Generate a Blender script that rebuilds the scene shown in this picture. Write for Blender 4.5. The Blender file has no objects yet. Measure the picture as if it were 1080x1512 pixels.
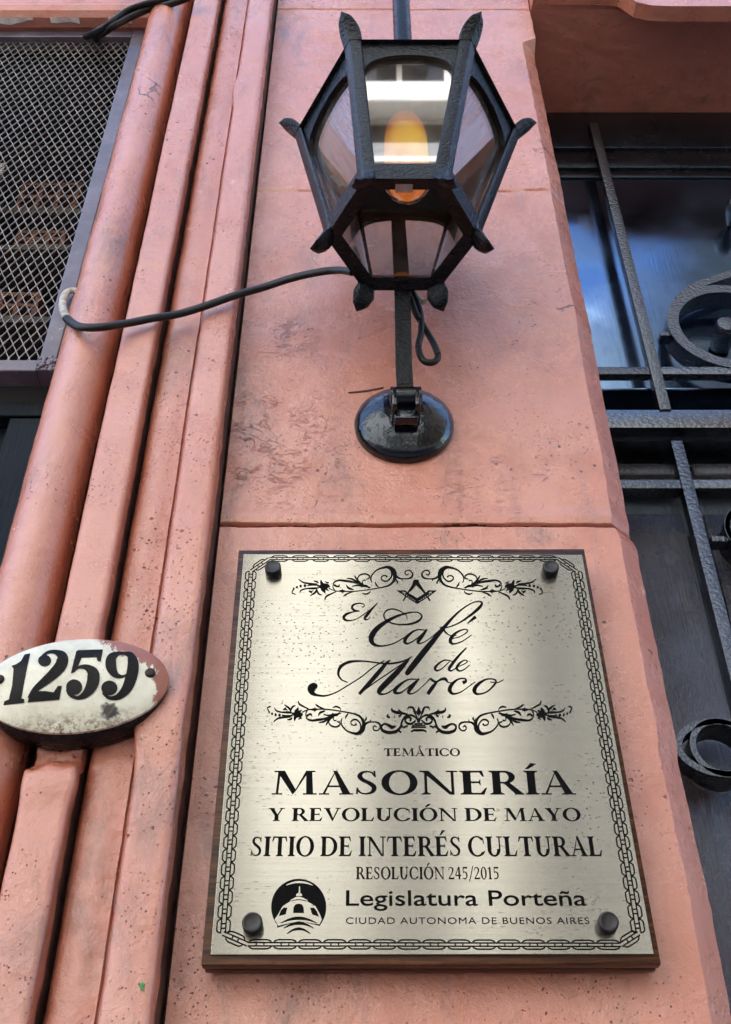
import bpy, bmesh, math, random
from mathutils import Vector, Matrix, noise

# ---------------------------------------------------------------- camera, sky, sun, exposure
SC = bpy.context.scene
COL = SC.collection
random.seed(7)
TH = math.radians(40.0); FPX = 1605.0; DW = 1.18; ZC = 1.5
cam = bpy.data.cameras.new('camera'); camo = bpy.data.objects.new('camera', cam); COL.objects.link(camo)
camo.location = (0, -DW, ZC); camo.rotation_euler = (math.radians(90) + TH, 0, 0)
cam.sensor_fit = 'VERTICAL'; cam.sensor_height = 36; cam.lens = FPX / 1512 * 36
cam.clip_start = 0.02; cam.clip_end = 500
SC.camera = camo
SUN_EL = math.radians(53); SUN_AZ = math.radians(-14)      # azimuth from +Y (behind the house), negative = to the left
sd = Vector((math.sin(SUN_AZ) * math.cos(SUN_EL), math.cos(SUN_AZ) * math.cos(SUN_EL), math.sin(SUN_EL)))
W = bpy.data.worlds.new('World'); SC.world = W; W.use_nodes = True
nt = W.node_tree; nt.nodes.clear()
sky = nt.nodes.new('ShaderNodeTexSky'); sky.sky_type = 'NISHITA'; sky.sun_disc = False
sky.sun_elevation = SUN_EL; sky.sun_rotation = SUN_AZ; sky.air_density = 1.0; sky.dust_density = 1.2; sky.ozone_density = 1.0
bg = nt.nodes.new('ShaderNodeBackground'); bg.inputs['Strength'].default_value = 0.15
wo = nt.nodes.new('ShaderNodeOutputWorld')
nt.links.new(sky.outputs[0], bg.inputs[0]); nt.links.new(bg.outputs[0], wo.inputs[0])
sl = bpy.data.lights.new('sun', 'SUN'); sl.energy = 2.7; sl.angle = math.radians(0.53); sl.color = (1, 0.95, 0.87)
so = bpy.data.objects.new('sun', sl); COL.objects.link(so); so.location = (0, 5, 20)
so.rotation_euler = sd.to_track_quat('Z', 'Y').to_euler()
SC.view_settings.view_transform = 'Standard'; SC.view_settings.look = 'None'
SC.view_settings.exposure = 2.52; SC.view_settings.gamma = 1.0
SC.cycles.use_denoising = True
SC.cycles.max_bounces = 8; SC.cycles.diffuse_bounces = 4; SC.cycles.glossy_bounces = 4; SC.cycles.transparent_max_bounces = 16
SC.cycles.sample_clamp_indirect = 6.0; SC.cycles.caustics_reflective = False; SC.cycles.caustics_refractive = False

# ---------------------------------------------------------------- helpers
def P(u, v, Y):
    """photo pixel (1080 x 1512) -> point on the vertical plane at depth Y"""
    cx = (u - 540) / FPX; cy = (756 - v) / FPX
    dy = math.cos(TH) - cy * math.sin(TH); dz = math.sin(TH) + cy * math.cos(TH)
    t = (Y + DW) / dy
    return Vector((cx * t, Y, ZC + dz * t))
def ZV(v, Y): return P(540, v, Y).z
def XU(u, v, Y): return P(u, v, Y).x

ORIG = {}
def thing(name, label, cat, loc=(0, 0, 0), group=None):
    o = bpy.data.objects.new(name, None); COL.objects.link(o); o.location = loc
    o.empty_display_size = 0.05
    tag(o, label, cat, group); return o
def tag(o, label=None, cat=None, group=None, kind=None):
    if label: o['label'] = label
    if cat: o['category'] = cat
    if group: o['group'] = group
    if kind: o['kind'] = kind
    return o
def wloc(o):
    l = Vector(o.location)
    return l if o.type == 'EMPTY' else Vector((0, 0, 0))
def setparent(c, p):
    c.parent = p
    if p.type == 'EMPTY': c.matrix_parent_inverse = Matrix.Translation(-Vector(p.location))
def obj(name, verts, faces, mat, parent=None, smooth=False):
    me = bpy.data.meshes.new(name); me.from_pydata([tuple(v) for v in verts], [], faces); me.update()
    if smooth is True:
        for p in me.polygons: p.use_smooth = True
    elif smooth:
        me.shade_smooth() if hasattr(me, 'shade_smooth') else None
        try: me.set_sharp_from_angle(angle=math.radians(smooth))
        except Exception: pass
    me.materials.append(mat)
    o = bpy.data.objects.new(name, me); COL.objects.link(o)
    if parent is not None: setparent(o, parent)
    return o
class MB:
    """collects shapes that become one mesh object"""
    def __init__(s): s.v = []; s.f = []; s.k = 0
    def add(s, vs, fs):
        b = len(s.v); s.v += [Vector(v) for v in vs]; s.f += [tuple(b + i for i in f) for f in fs]
    def box(s, x0, x1, y0, y1, z0, z1, bev=0.0):
        bm = bmesh.new(); bmesh.ops.create_cube(bm, size=1)
        for v in bm.verts: v.co = Vector((x0 + (v.co.x + .5) * (x1 - x0), y0 + (v.co.y + .5) * (y1 - y0), z0 + (v.co.z + .5) * (z1 - z0)))
        if bev > 0: bmesh.ops.bevel(bm, geom=list(bm.edges), offset=bev, segments=2, profile=.5, affect='EDGES')
        s.bm(bm)
    def bm(s, bm):
        bm.verts.index_update()
        s.add([v.co.copy() for v in bm.verts], [[v.index for v in f.verts] for f in bm.faces]); bm.free()
    def sweep(s, pts, section, caps=True):
        """section(i, frac) -> list of world points"""
        rings = [section(i) for i in range(len(pts))]
        n = len(rings[0]); vs = [p for r in rings for p in r]; fs = []
        for i in range(len(rings) - 1):
            for j in range(n):
                a = i * n + j; b = i * n + (j + 1) % n
                fs.append((a, b, b + n, a + n))
        if caps:
            fs.append(tuple(reversed(range(n)))); fs.append(tuple((len(rings) - 1) * n + j for j in range(n)))
        s.add(vs, fs)
    def tube(s, pts, r, n=12, flat=1.0, up=Vector((0, 0, 1)), sub=6):
        P0 = catmull([tuple(p) for p in pts], sub) if sub > 1 else [tuple(p) for p in pts]
        P1 = [Vector(p[:3]) for p in P0]
        def sec(i):
            a = P1[max(0, i - 1)]; b = P1[min(len(P1) - 1, i + 1)]
            t = (b - a).normalized(); sx = t.cross(up)
            if sx.length < 1e-4: sx = t.cross(Vector((0, 1, 0)))
            sx.normalize(); sy = sx.cross(t).normalized()
            rr = P0[i][3] if len(P0[i]) > 3 else r
            return [P1[i] + sx * rr * math.cos(2 * math.pi * k / n) + sy * rr * flat * math.sin(2 * math.pi * k / n) for k in range(n)]
        s.sweep(P1, sec)
    def lathe(s, prof, c, axis='Y', n=48):
        """prof: (r, h) along axis; closed at ends when r=0"""
        c = Vector(c); vs = []; fs = []
        for r, h in prof:
            for k in range(n):
                a = 2 * math.pi * k / n
                if axis == 'Y': vs.append(c + Vector((r * math.cos(a), h, r * math.sin(a))))
                elif axis == 'X': vs.append(c + Vector((h, r * math.cos(a), r * math.sin(a))))
                else: vs.append(c + Vector((r * math.cos(a), r * math.sin(a), h)))
        for i in range(len(prof) - 1):
            for k in range(n):
                a = i * n + k; b = i * n + (k + 1) % n
                fs.append((a, b, b + n, a + n))
        fs.append(tuple(range(n))[::-1]); fs.append(tuple((len(prof) - 1) * n + k for k in range(n)))
        s.add(vs, fs)
    def prism(s, pts, d):
        """polygon pts (3-D) extruded by vector d"""
        n = len(pts); d = Vector(d); pts = [Vector(p) for p in pts]
        s.add(pts + [p + d for p in pts], [tuple(range(n)), tuple(range(2 * n - 1, n - 1, -1))] + [(i, i + n, (i + 1) % n + n, (i + 1) % n) for i in range(n)])
    def band(s, path, y0, y1):
        """flat bar bent along path (x, z, half width), standing from y0 to y1"""
        def sec(i):
            a = path[max(0, i - 1)]; b = path[min(len(path) - 1, i + 1)]
            tx, tz = b[0] - a[0], b[1] - a[1]; L = math.hypot(tx, tz) or 1
            nx, nz = -tz / L, tx / L; x, z, w = path[i]
            return [Vector((x + nx * w, y0, z + nz * w)), Vector((x - nx * w, y0, z - nz * w)), Vector((x - nx * w, y1, z - nz * w)), Vector((x + nx * w, y1, z + nz * w))]
        s.sweep(path, sec)
    def build(s, name, mat, parent=None, smooth=False, fix=True):
        o = obj(name, s.v, s.f, mat, parent)
        if fix:
            bm = bmesh.new(); bm.from_mesh(o.data); bmesh.ops.recalc_face_normals(bm, faces=bm.faces); bm.to_mesh(o.data); bm.free()
        if smooth:
            for p in o.data.polygons: p.use_smooth = True
            o.data.set_sharp_from_angle(angle=math.radians(smooth if smooth is not True else 40))
        return o
def catmull(pts, sub=6):
    out = []; n = len(pts)
    for i in range(n - 1):
        p0 = pts[max(0, i - 1)]; p1 = pts[i]; p2 = pts[i + 1]; p3 = pts[min(n - 1, i + 2)]
        for k in range(sub):
            t = k / sub
            out.append(tuple(0.5 * (2 * b + (c - a) * t + (2 * a - 5 * b + 4 * c - d) * t * t + (3 * b - a - 3 * c + d) * t ** 3) for a, b, c, d in zip(p0, p1, p2, p3)))
    out.append(tuple(pts[-1])); return out

# ---------------------------------------------------------------- materials
class NM:
    def __init__(s, name):
        s.m = bpy.data.materials.new(name); s.m.use_nodes = True; s.t = s.m.node_tree
        s.b = s.t.nodes['Principled BSDF']; s.out = s.t.nodes['Material Output']
        s.tc = s.t.nodes.new('ShaderNodeTexCoord')
        s.co = s.tc.outputs['Object']
    def n(s, typ, props=None, **ins):
        nd = s.t.nodes.new(typ)
        for k, v in (props or {}).items(): setattr(nd, k, v)
        for k, v in ins.items(): s.set(nd, k.replace('_', ' '), v)
        return nd
    def set(s, nd, key, v):
        i = nd.inputs[key] if not key.isdigit() else nd.inputs[int(key)]
        if isinstance(v, bpy.types.NodeSocket): s.t.links.new(v, i)
        else: i.default_value = v
    def mapped(s, scale=(1, 1, 1), loc=(0, 0, 0), rot=(0, 0, 0)):
        return s.n('ShaderNodeMapping', Vector=s.co, Scale=scale, Location=loc, Rotation=rot).outputs[0]
    def noise(s, scale, detail=4, rough=.55, vec=None, dist=0.0):
        return s.n('ShaderNodeTexNoise', Vector=vec or s.co, Scale=scale, Detail=detail, Roughness=rough, Distortion=dist).outputs['Fac']
    def vor(s, scale, vec=None, feature='F1', rnd=1.0):
        return s.n('ShaderNodeTexVoronoi', {'feature': feature}, Vector=vec or s.co, Scale=scale, Randomness=rnd).outputs['Distance']
    def ramp(s, x, a, b, lo=0.0, hi=1.0):
        r = s.n('ShaderNodeMapRange', {'interpolation_type': 'SMOOTHSTEP'})
        s.set(r, '0', x); s.set(r, '1', a); s.set(r, '2', b); s.set(r, '3', lo); s.set(r, '4', hi); return r.outputs[0]
    def math(s, op, a, b=0.0):
        m = s.n('ShaderNodeMath', {'operation': op}); s.set(m, '0', a); s.set(m, '1', b); return m.outputs[0]
    def mix(s, f, a, b):
        m = s.n('ShaderNodeMix', {'data_type': 'RGBA'})
        s.set(m, '0', f); s.set(m, '6', a if isinstance(a, bpy.types.NodeSocket) else (*a, 1)); s.set(m, '7', b if isinstance(b, bpy.types.NodeSocket) else (*b, 1)); return m.outputs[2]
    def bump(s, h, strength=.5, dist=.002, prev=None):
        b = s.n('ShaderNodeBump', Strength=strength, Distance=dist, Height=h)
        if prev is not None: s.set(b, 'Normal', prev)
        return b.outputs[0]
    def base(s, **kw):
        for k, v in kw.items():
            k = k.replace('_', ' ')
            if k in ('Base Color', 'Emission Color') and not isinstance(v, bpy.types.NodeSocket): v = (*v, 1)
            s.set(s.b, k, v)
        return s

def mat_plaster(name, c1, c2, c3, seed=0.0, rough=.42, pits=1.0, relief=1.0, grime=1.0, stains_shadows=False):
    m = NM(name); co = m.mapped(loc=(seed, seed * .7, seed * 1.3))
    big = m.noise(3.2, 5, .6, co); med = m.noise(11, 6, .65, co, .4)
    streak = m.noise(1.0, 5, .6, m.mapped((26, 26, 2.2), (seed, 0, 0)))
    col = m.mix(m.ramp(big, .38, .66), c1, c2)
    col = m.mix(m.ramp(med, .50, .74, 0, .75), col, c3)
    col = m.mix(m.ramp(streak, .56, .78, 0, .30), col, (.25, .105, .085))
    col = m.mix(m.ramp(m.noise(2.1, 6, .7, co), .56, .74, 0, .55), col, (.66, .36, .27))        # chalky faded paint
    # grime speckle, pits, hairline cracks
    gz = m.ramp(m.noise(5.5, 4, .65, co), .52, .66)
    p1 = m.math('MULTIPLY', m.math('MULTIPLY', m.ramp(m.vor(75, co), .22, .08), gz), m.ramp(m.noise(60, 4, .7, co), .44, .56))
    p2 = m.math('MULTIPLY', m.math('MULTIPLY', m.ramp(m.vor(190, co), .24, .10), m.ramp(m.noise(110, 4, .7, co), .46, .58)), m.ramp(m.noise(7, 4, .65, co), .48, .60))
    wv = m.n('ShaderNodeMix', {'data_type': 'VECTOR'}); m.set(wv, '0', .10); m.set(wv, '4', co)
    wn = m.n('ShaderNodeTexNoise', Vector=co, Scale=9.0, Detail=5.0); m.set(wv, '5', wn.outputs['Color'])
    cr = m.n('ShaderNodeTexVoronoi', {'feature': 'DISTANCE_TO_EDGE'}, Vector=wv.outputs[1], Scale=7.0).outputs['Distance']
    crack = m.math('MULTIPLY', m.ramp(cr, .010, .003), m.ramp(m.noise(6.3, 3, .5, co), .63, .68))
    pm = m.math('MAXIMUM', m.math('MULTIPLY', m.math('MAXIMUM', p1, p2), pits), m.math('MULTIPLY', crack, .8))
    smudge = m.math('MULTIPLY', m.ramp(m.noise(16, 10, .85, co), .56, .70), m.ramp(m.noise(3.7, 3, .6, co), .46, .62))
    col = m.mix(m.math('MULTIPLY', smudge, .6), col, (.16, .075, .06))
    col = m.mix(m.math('MULTIPLY', pm, .9), col, (.045, .020, .018))
    # brown grime in patches and run-off streaks, pale rubbed patches, orange undercoat
    gp = m.math('MULTIPLY', m.ramp(m.noise(1.0, 9, .75, m.mapped((13, 13, 4.5), (seed, 3, 0)), .6), .46, .68), m.ramp(m.noise(1.9, 3, .6, co), .40, .60))
    col = m.mix(m.math('MULTIPLY', gp, .85 * grime), col, (.20, .085, .055))
    col = m.mix(m.math('MULTIPLY', m.ramp(m.noise(2.7, 7, .7, m.mapped(loc=(seed + 9, 1, 5))), .54, .70), .55), col, (.54, .165, .075))
    col = m.mix(m.math('MULTIPLY', m.ramp(m.noise(23, 8, .8, m.mapped(loc=(seed, 7, 2))), .60, .70), .5), col, (.74, .44, .34))
    p3 = m.math('MULTIPLY', m.ramp(m.noise(1.0, 5, .8, m.mapped((95, 95, 120), (seed, 0, 0))), .64, .70), m.ramp(m.noise(4.4, 4, .65, m.mapped(loc=(1, seed, 4))), .45, .58))
    col = m.mix(m.math('MULTIPLY', p3, .85), col, (.055, .025, .02))
    wr = None
    if stains_shadows:
        def near(u, v, r0, r1, k=.03):
            q = P(u, v, 0); sub = m.n('ShaderNodeVectorMath', {'operation': 'DISTANCE'}); m.set(sub, '0', co0); m.set(sub, '1', tuple(q))
            return m.ramp(m.math('ADD', sub.outputs['Value'], m.math('MULTIPLY', m.math('SUBTRACT', m.noise(38, 6, .75, co), .5), k)), r1, r0)
        co0 = m.co
        for u, v, r0, r1, a in ((263, 1452, .003, .011, .75), (797, 792, .010, .026, .7), (375, 700, .01, .11, .14), (345, 620, .01, .09, .16), (690, 440, .02, .09, .16), (330, 480, .01, .06, .3), (880, 760, .01, .05, .35)):  # includes soft shadows of lantern and cable painted on the wall
            col = m.mix(m.math('MULTIPLY', m.math('MULTIPLY', near(u, v, r0, r1), m.ramp(m.noise(55, 6, .8, co), .30, .66)), a), col, (.14, .065, .05))
        ln = m.ramp(m.math('ABSOLUTE', m.math('SUBTRACT', m.noise(1.0, 5, .6, m.mapped((26, 26, 48)), 1.2), .5)), .030, .004)
        wr = m.math('MULTIPLY', m.math('MULTIPLY', ln, m.math('MAXIMUM', near(420, 660, .06, .15, .08), m.math('MAXIMUM', near(430, 500, .01, .08, .06), m.math('MULTIPLY', near(720, 720, .03, .11, .08), .6)))), m.ramp(m.noise(20, 4, .6, co), .44, .58))
        col = m.mix(m.math('MULTIPLY', wr, .10), col, (.14, .06, .045))
    n1 = m.bump(m.noise(14, 7, .62, co), .42 * relief, .006)
    wav = m.math('ABSOLUTE', m.math('SUBTRACT', m.noise(30, 5, .6, co, 1.2), .5))
    n2 = m.bump(m.ramp(wav, 0, .14), .14 * relief, .0016, n1)
    n3 = m.bump(m.noise(130, 6, .75, co), .7, .0018, n2)
    n4 = m.bump(m.math('MULTIPLY', pm, -1.0), .9, .004, n3)
    if wr is not None: n4 = m.bump(m.math('MULTIPLY', wr, -1.0), .7, .0026, n4)
    m.base(Base_Color=col, Roughness=m.ramp(med, .3, .75, rough - .1, rough + .18), Normal=n4, IOR=1.9)
    return m.m
PINK = mat_plaster('pink plaster', (.56, .195, .118), (.62, .255, .170), (.48, .145, .075), rough=.24, stains_shadows=True)
PINKM = mat_plaster('pink plaster moulding', (.54, .185, .112), (.60, .240, .158), (.45, .130, .068), 3.1, .17, 1.2, 1.1, .95)
PINKL = mat_plaster('pink plaster lintel', (.50, .165, .105), (.54, .20, .135), (.44, .13, .08), 6.4, .5, .7, 1.3)

def mat_iron(name, base=(.003, .003, .004), rough=.30, hscale=150, hs=.5, coat=.3, wear=0.0, ior=1.5, hd=.0022):
    m = NM(name)
    h = m.noise(hscale, 3, .5); d = m.noise(40, 5, .6)
    nb = m.bump(h, hs, hd); nb = m.bump(m.noise(22, 4, .5), .25, .002, nb)
    col = m.mix(m.ramp(d, .5, .75, 0, .6), base, tuple(c * 2.2 + .002 for c in base))
    if wear: col = m.mix(m.math('MULTIPLY', m.ramp(m.noise(70, 6, .8), .66, .72), wear), col, (.16, .13, .12))
    m.base(Base_Color=col, Roughness=m.ramp(d, .3, .7, rough - .06, rough + .12), Normal=nb)
    m.set(m.b, 'IOR', ior); m.set(m.b, 'Specular Tint', (.80, .90, 1, 1)); m.set(m.b, 'Coat Weight', coat); m.set(m.b, 'Coat Roughness', .10); m.set(m.b, 'Coat IOR', 1.8)
    return m.m
IRON = mat_iron('lantern black paint', (.0022, .0022, .0028), rough=.15, hscale=230, hs=.9, coat=0.0, ior=1.40, hd=.0028)
POSTM = mat_iron('post black paint', (.002, .002, .0024), rough=.22, hscale=240, hs=.3, coat=0.0, ior=1.22, hd=.0018)
IRONG = mat_iron('lantern gloss black paint', (.002, .002, .0026), rough=.09, hscale=60, hs=.45, coat=0.0, ior=1.62, hd=.003)
RAILM = mat_iron('rail gloss blue black paint', (.003, .0034, .0055), .14, 120, .5, 0.0, 0.0, 2.3, .003)
HAMM = mat_iron('hammered black paint', (.003, .0033, .005), .13, 190, .8, 0.0, 0.0, 2.1, .0042)
def mat_doorpaint(name, rough, bs, vs, k=1.0, tint=(.62, .80, 1, 1)):
    m = NM(name); grain = m.noise(1.0, 6, .7, m.mapped((120, 120, 7)))
    g2 = m.noise(1.0, 4, .6, m.mapped((420, 420, 40)))
    nb = m.bump(grain, bs, .012); nb = m.bump(g2, bs * .6, .0012, nb); nb = m.bump(m.noise(8, 3, .5), .12 if bs > .1 else .015, .006, nb)
    col = m.mix(m.ramp(m.noise(5, 6, .7), .4, .7), tuple(c * k for c in (.003, .0035, .005)), tuple(c * k for c in (.009, .0095, .012)))
    m.base(Base_Color=col, Roughness=m.ramp(m.noise(6, 5, .6), .3, .7, rough - .05, rough + .1), Normal=nb)
    m.set(m.b, 'IOR', vs); m.set(m.b, 'Specular Tint', tint)
    return m.m
DOORUP = mat_doorpaint('door glossy panel paint', .12, .016, 3.4, 1.0, (.38, .62, 1, 1))
DOORLO = mat_doorpaint('door brushed panel paint', .20, 1.0, 2.2, 7.0, (.9, .95, 1, 1))
DOORFR = mat_doorpaint('door frame paint', .20, .3, 1.5)
BLACKDOOR = mat_doorpaint('matt black door paint', .45, .3, 1.25)

def mat_frame():
    m = NM('purple grey steel paint')
    col = m.mix(m.ramp(m.noise(14, 6, .7), .4, .7), (.105, .088, .115), (.165, .145, .185))
    chip = m.ramp(m.noise(34, 7, .75), .66, .69)
    col = m.mix(chip, col, (.50, .43, .42))
    nb = m.bump(m.noise(60, 5, .6), .3, .002); nb = m.bump(chip, .6, .001, nb)
    m.base(Base_Color=col, Roughness=.34, Normal=nb); m.set(m.b, 'Coat Weight', .2)
    return m.m
STEEL = mat_frame()
def simple(name, c, rough=.5, metal=0.0, nscale=40, var=.35, bs=.2, bd=.002):
    m = NM(name)
    col = m.mix(m.ramp(m.noise(nscale, 6, .65), .3, .72), tuple(x * (1 - var) for x in c), tuple(min(1, x * (1 + var)) for x in c))
    m.base(Base_Color=col, Roughness=rough, Metallic=metal, Normal=m.bump(m.noise(nscale * 2.5, 5, .6), bs, bd)); return m.m
MESHM = simple('pale expanded metal', (.21, .20, .19), .5, .3, 50, .5)
RUBBER = simple('black cable sheath', (.006, .0055, .0055), .42, 0, 60, .4, .3)
RUBBER.node_tree.nodes['Principled BSDF'].inputs['Specular IOR Level'].default_value = .35
CABLEGREY = simple('weathered grey cable sheath', (.42, .40, .35), .6, 0, 90, .45, .4)
SOOTSHADE = simple('soot and painted shade in the grooves', (.085, .033, .022), .85, 0, 60, .5, .5)  # dark brown: soot, plus shade painted into the rib grooves
BLACKPL = simple('black bolt cap', (.008, .007, .0065), .36, 0, 80, .3, .15, .001)
INK = simple('black engraved ink', (.004, .004, .004), .6, 0, 100, .3, .1, .0004)
INK.node_tree.nodes['Principled BSDF'].inputs['Specular IOR Level'].default_value = .05
NUMINK = simple('black enamel numerals', (.004, .004, .005), .22, 0, 60, .4, .12, .001)
NUMINK.node_tree.nodes['Principled BSDF'].inputs['Specular IOR Level'].default_value = .12
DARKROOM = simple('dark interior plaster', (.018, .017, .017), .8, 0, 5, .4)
CLAY = simple('hollow clay brick', (.15, .055, .024), .75, 0, 70, .4, .5)
CLAYIN = simple('clay cell interior', (.10, .04, .02), .85, 0, 70, .4, .5)
DARKWOOD = simple('dark shelf timber', (.06, .045, .035), .6, 0, 30, .4)
PALEBOARD = simple('pale slatted board', (.55, .54, .50), .55, 0, 25, .25)
PEEL = simple('peeled white paint', (.80, .74, .70), .6, 0, 30, .3, .5)
BRASS = simple('old screw metal', (.03, .022, .018), .45, .7, 90, .4)

def mat_wood():
    m = NM('varnished plaque wood')
    g = m.noise(1.0, 6, .6, m.mapped((34, 34, 34)), 2.2)
    gr = m.noise(1.0, 5, .7, m.mapped((9, 210, 210)))
    col = m.mix(m.ramp(gr, .35, .7), (.020, .007, .003), (.125, .046, .015))
    col = m.mix(m.ramp(g, .5, .7, 0, .4), col, (.022, .009, .005))
    m.base(Base_Color=col, Roughness=.34, Normal=m.bump(gr, .35, .0015)); m.set(m.b, 'Specular IOR Level', .25); m.set(m.b, 'Coat Weight', .0); m.set(m.b, 'Coat Roughness', .2)
    return m.m
WOOD = mat_wood()
def mat_plate():
    m = NM('brushed steel plate')
    br = m.noise(1.0, 6, .72, m.mapped((5, 5, 900))); br2 = m.noise(1.0, 4, .6, m.mapped((1.6, 1.6, 240)))
    big = m.noise(6, 5, .6)
    col = m.mix(m.ramp(br, .3, .72), (.265, .254, .212), (.32, .308, .262))
    col = m.mix(m.ramp(br2, .46, .76, 0, .22), col, (.19, .178, .14))
    # dark corrosion specks, denser in patches
    sv = m.mapped((150, 150, 215)); spk = m.ramp(m.vor(1.0, sv), .24, .12)
    sel = m.ramp(m.n('ShaderNodeTexVoronoi', Vector=sv, Scale=1.0).outputs['Color'], .44, .46)
    area = m.ramp(m.noise(7, 4, .65), .46, .64)
    sm = m.math('MULTIPLY', m.math('MULTIPLY', spk, sel), area)
    sv2 = m.mapped((60, 60, 420)); s2 = m.math('MULTIPLY', m.ramp(m.vor(1.0, sv2), .22, .12), m.ramp(m.noise(10, 3, .5), .54, .64))
    sm = m.math('MAXIMUM', sm, m.math('MULTIPLY', s2, .7))
    col = m.mix(m.math('MULTIPLY', sm, .85), col, (.09, .07, .045))
    nb = m.bump(br, .06, .0004); nb = m.bump(sm, -.3, .0005, nb)
    met = m.math('SUBTRACT', 1.0, m.math('MULTIPLY', sm, .8))
    m.base(Base_Color=col, Metallic=met, Roughness=m.ramp(big, .3, .7, .17, .21), Normal=nb, Anisotropic=1.0)
    tv = m.n('ShaderNodeCombineXYZ', X=0.0, Y=0.0, Z=1.0).outputs[0]; m.set(m.b, 'Tangent', tv)
    return m.m
PLATE = mat_plate()
def mat_glass(name, dirt, tint):
    m = NM(name); m.t.nodes.remove(m.b)
    lw = m.n('ShaderNodeLayerWeight', Blend=.5).outputs['Facing']
    fr = m.math('ADD', .17, m.math('MULTIPLY', .8, m.math('POWER', lw, 4.0)))
    tr = m.n('ShaderNodeBsdfTransparent', Color=(*tint, 1)).outputs[0]
    gl = m.n('ShaderNodeBsdfGlossy', Color=(1, 1, 1, 1), Roughness=.02).outputs[0]
    st = m.noise(1.0, 6, .7, m.mapped((30, 30, 6), rot=(.3, .5, 0)))
    df = m.n('ShaderNodeBsdfDiffuse', Color=(.55, .50, .47, 1)).outputs[0]
    a = m.n('ShaderNodeMixShader', {}); m.set(a, '0', fr); m.set(a, '1', tr); m.set(a, '2', gl)
    b = m.n('ShaderNodeMixShader', {}); m.set(b, '0', m.ramp(st, .42, .78, dirt * .25, dirt)); m.set(b, '1', a.outputs[0]); m.set(b, '2', df)
    m.t.links.new(b.outputs[0], m.out.inputs[0]); return m.m
GLASS = mat_glass('dusty lantern glass', .10, (.88, .87, .86))
def mat_bulb():
    m = NM('amber lamp core')
    sep = m.n('ShaderNodeSeparateXYZ', Vector=m.co)
    q = P(603, 222, -.22)
    d = m.n('ShaderNodeVectorMath', {'operation': 'DISTANCE'}); m.set(d, '0', m.co); m.set(d, '1', (q.x + .012, -.25, q.z - .02))
    hot = m.ramp(m.math('ADD', d.outputs['Value'], m.math('MULTIPLY', m.math('SUBTRACT', m.noise(20, 3, .5), .5), .03)), .085, .02)
    col = m.mix(hot, (1, .22, .008), (1, .62, .05))
    m.base(Base_Color=(.70, .26, .02), Roughness=.15, Emission_Color=col, Emission_Strength=m.math('ADD', .07, m.math('MULTIPLY', hot, .16)))
    return m.m
BULBGLASS = mat_glass('clear bulb glass', .02, (.97, .95, .92))
BULB = mat_bulb()
def mat_enamel():
    m = NM('worn white enamel')
    c = P(113, 1012, -.09)
    sep = m.n('ShaderNodeSeparateXYZ', Vector=m.co)
    dx = m.math('SUBTRACT', sep.outputs[0], c.x); dz = m.math('SUBTRACT', sep.outputs[2], c.z)
    col = m.mix(m.ramp(m.noise(30, 6, .7), .35, .75), (.74, .72, .58), (.56, .53, .40))
    # pink wall paint brushed over the right end and the upper right rim
    nz = m.noise(45, 5, .7)
    e1 = m.math('ADD', m.math('MULTIPLY', dx, 1.0), m.math('MULTIPLY', m.math('SUBTRACT', nz, .5), .035))
    right = m.ramp(e1, .088, .092)
    e2 = m.math('ADD', m.math('ADD', m.math('MULTIPLY', dx, .50), dz), m.math('MULTIPLY', m.math('SUBTRACT', m.noise(1.0, 4, .7, m.mapped((150, 150, 40), rot=(0, .6, 0))), .5), .045))
    top = m.math('MULTIPLY', m.ramp(e2, .067, .071), m.ramp(dx, .006, .022))
    pk = m.math('MAXIMUM', right, top)
    col = m.mix(pk, col, (.30, .105, .07))
    # rust along the lower rim and one chip
    low = m.ramp(m.math('ADD', m.math('SUBTRACT', dz, m.math('MULTIPLY', dx, .16)), m.math('MULTIPLY', m.math('SUBTRACT', m.noise(60, 6, .75), .5), .05)), -.030, -.060)
    col = m.mix(m.math('MULTIPLY', m.math('MULTIPLY', low, m.ramp(m.noise(90, 6, .8), .46, .58)), .9), col, (.16, .10, .05))
    cp = P(161, 1051, -.09)
    rr = m.math('SQRT', m.math('ADD', m.math('POWER', m.math('SUBTRACT', sep.outputs[0], cp.x), 2.0), m.math('POWER', m.math('SUBTRACT', sep.outputs[2], cp.z), 2.0)))
    chip = m.ramp(m.math('ADD', rr, m.math('MULTIPLY', m.math('SUBTRACT', m.noise(70, 6, .8), .5), .026)), .0120, .0060)
    col = m.mix(chip, col, (.035, .028, .022))
    spk = m.math('MULTIPLY', m.ramp(m.vor(260), .2, .1), m.ramp(m.noise(20, 3, .6), .5, .62))
    col = m.mix(m.math('MULTIPLY', spk, .7), col, (.14, .11, .08))
    nb = m.bump(m.noise(35, 5, .6), .18, .002); nb = m.bump(m.math('ADD', pk, m.math('MULTIPLY', chip, -1.0)), .6, .0012, nb)
    m.base(Base_Color=col, Roughness=m.math('ADD', .2, m.math('MULTIPLY', pk, .3)), Normal=nb); m.set(m.b, 'Coat Weight', .3)
    return m.m
ENAMEL = mat_enamel()
ASPH = simple('granite setts', (.09, .087, .085), .85, 0, 30, .3, .5)
PAVE = NM('pavement tiles')
_bt = PAVE.n('ShaderNodeTexBrick', Vector=PAVE.co, Scale=2.5, Mortar_Size=.012)
PAVE.set(_bt, 'Color1', (.30, .285, .26, 1)); PAVE.set(_bt, 'Color2', (.25, .24, .22, 1)); PAVE.set(_bt, 'Mortar', (.12, .11, .10, 1))
PAVE.base(Base_Color=_bt.outputs['Color'], Roughness=.8); PAVE = PAVE.m
KERB = simple('kerb granite', (.13, .13, .125), .8, 0, 30, .2)
STUCCO = simple('darkened beige stucco', (.11, .10, .083), .8, 0, 4, .2)
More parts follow.
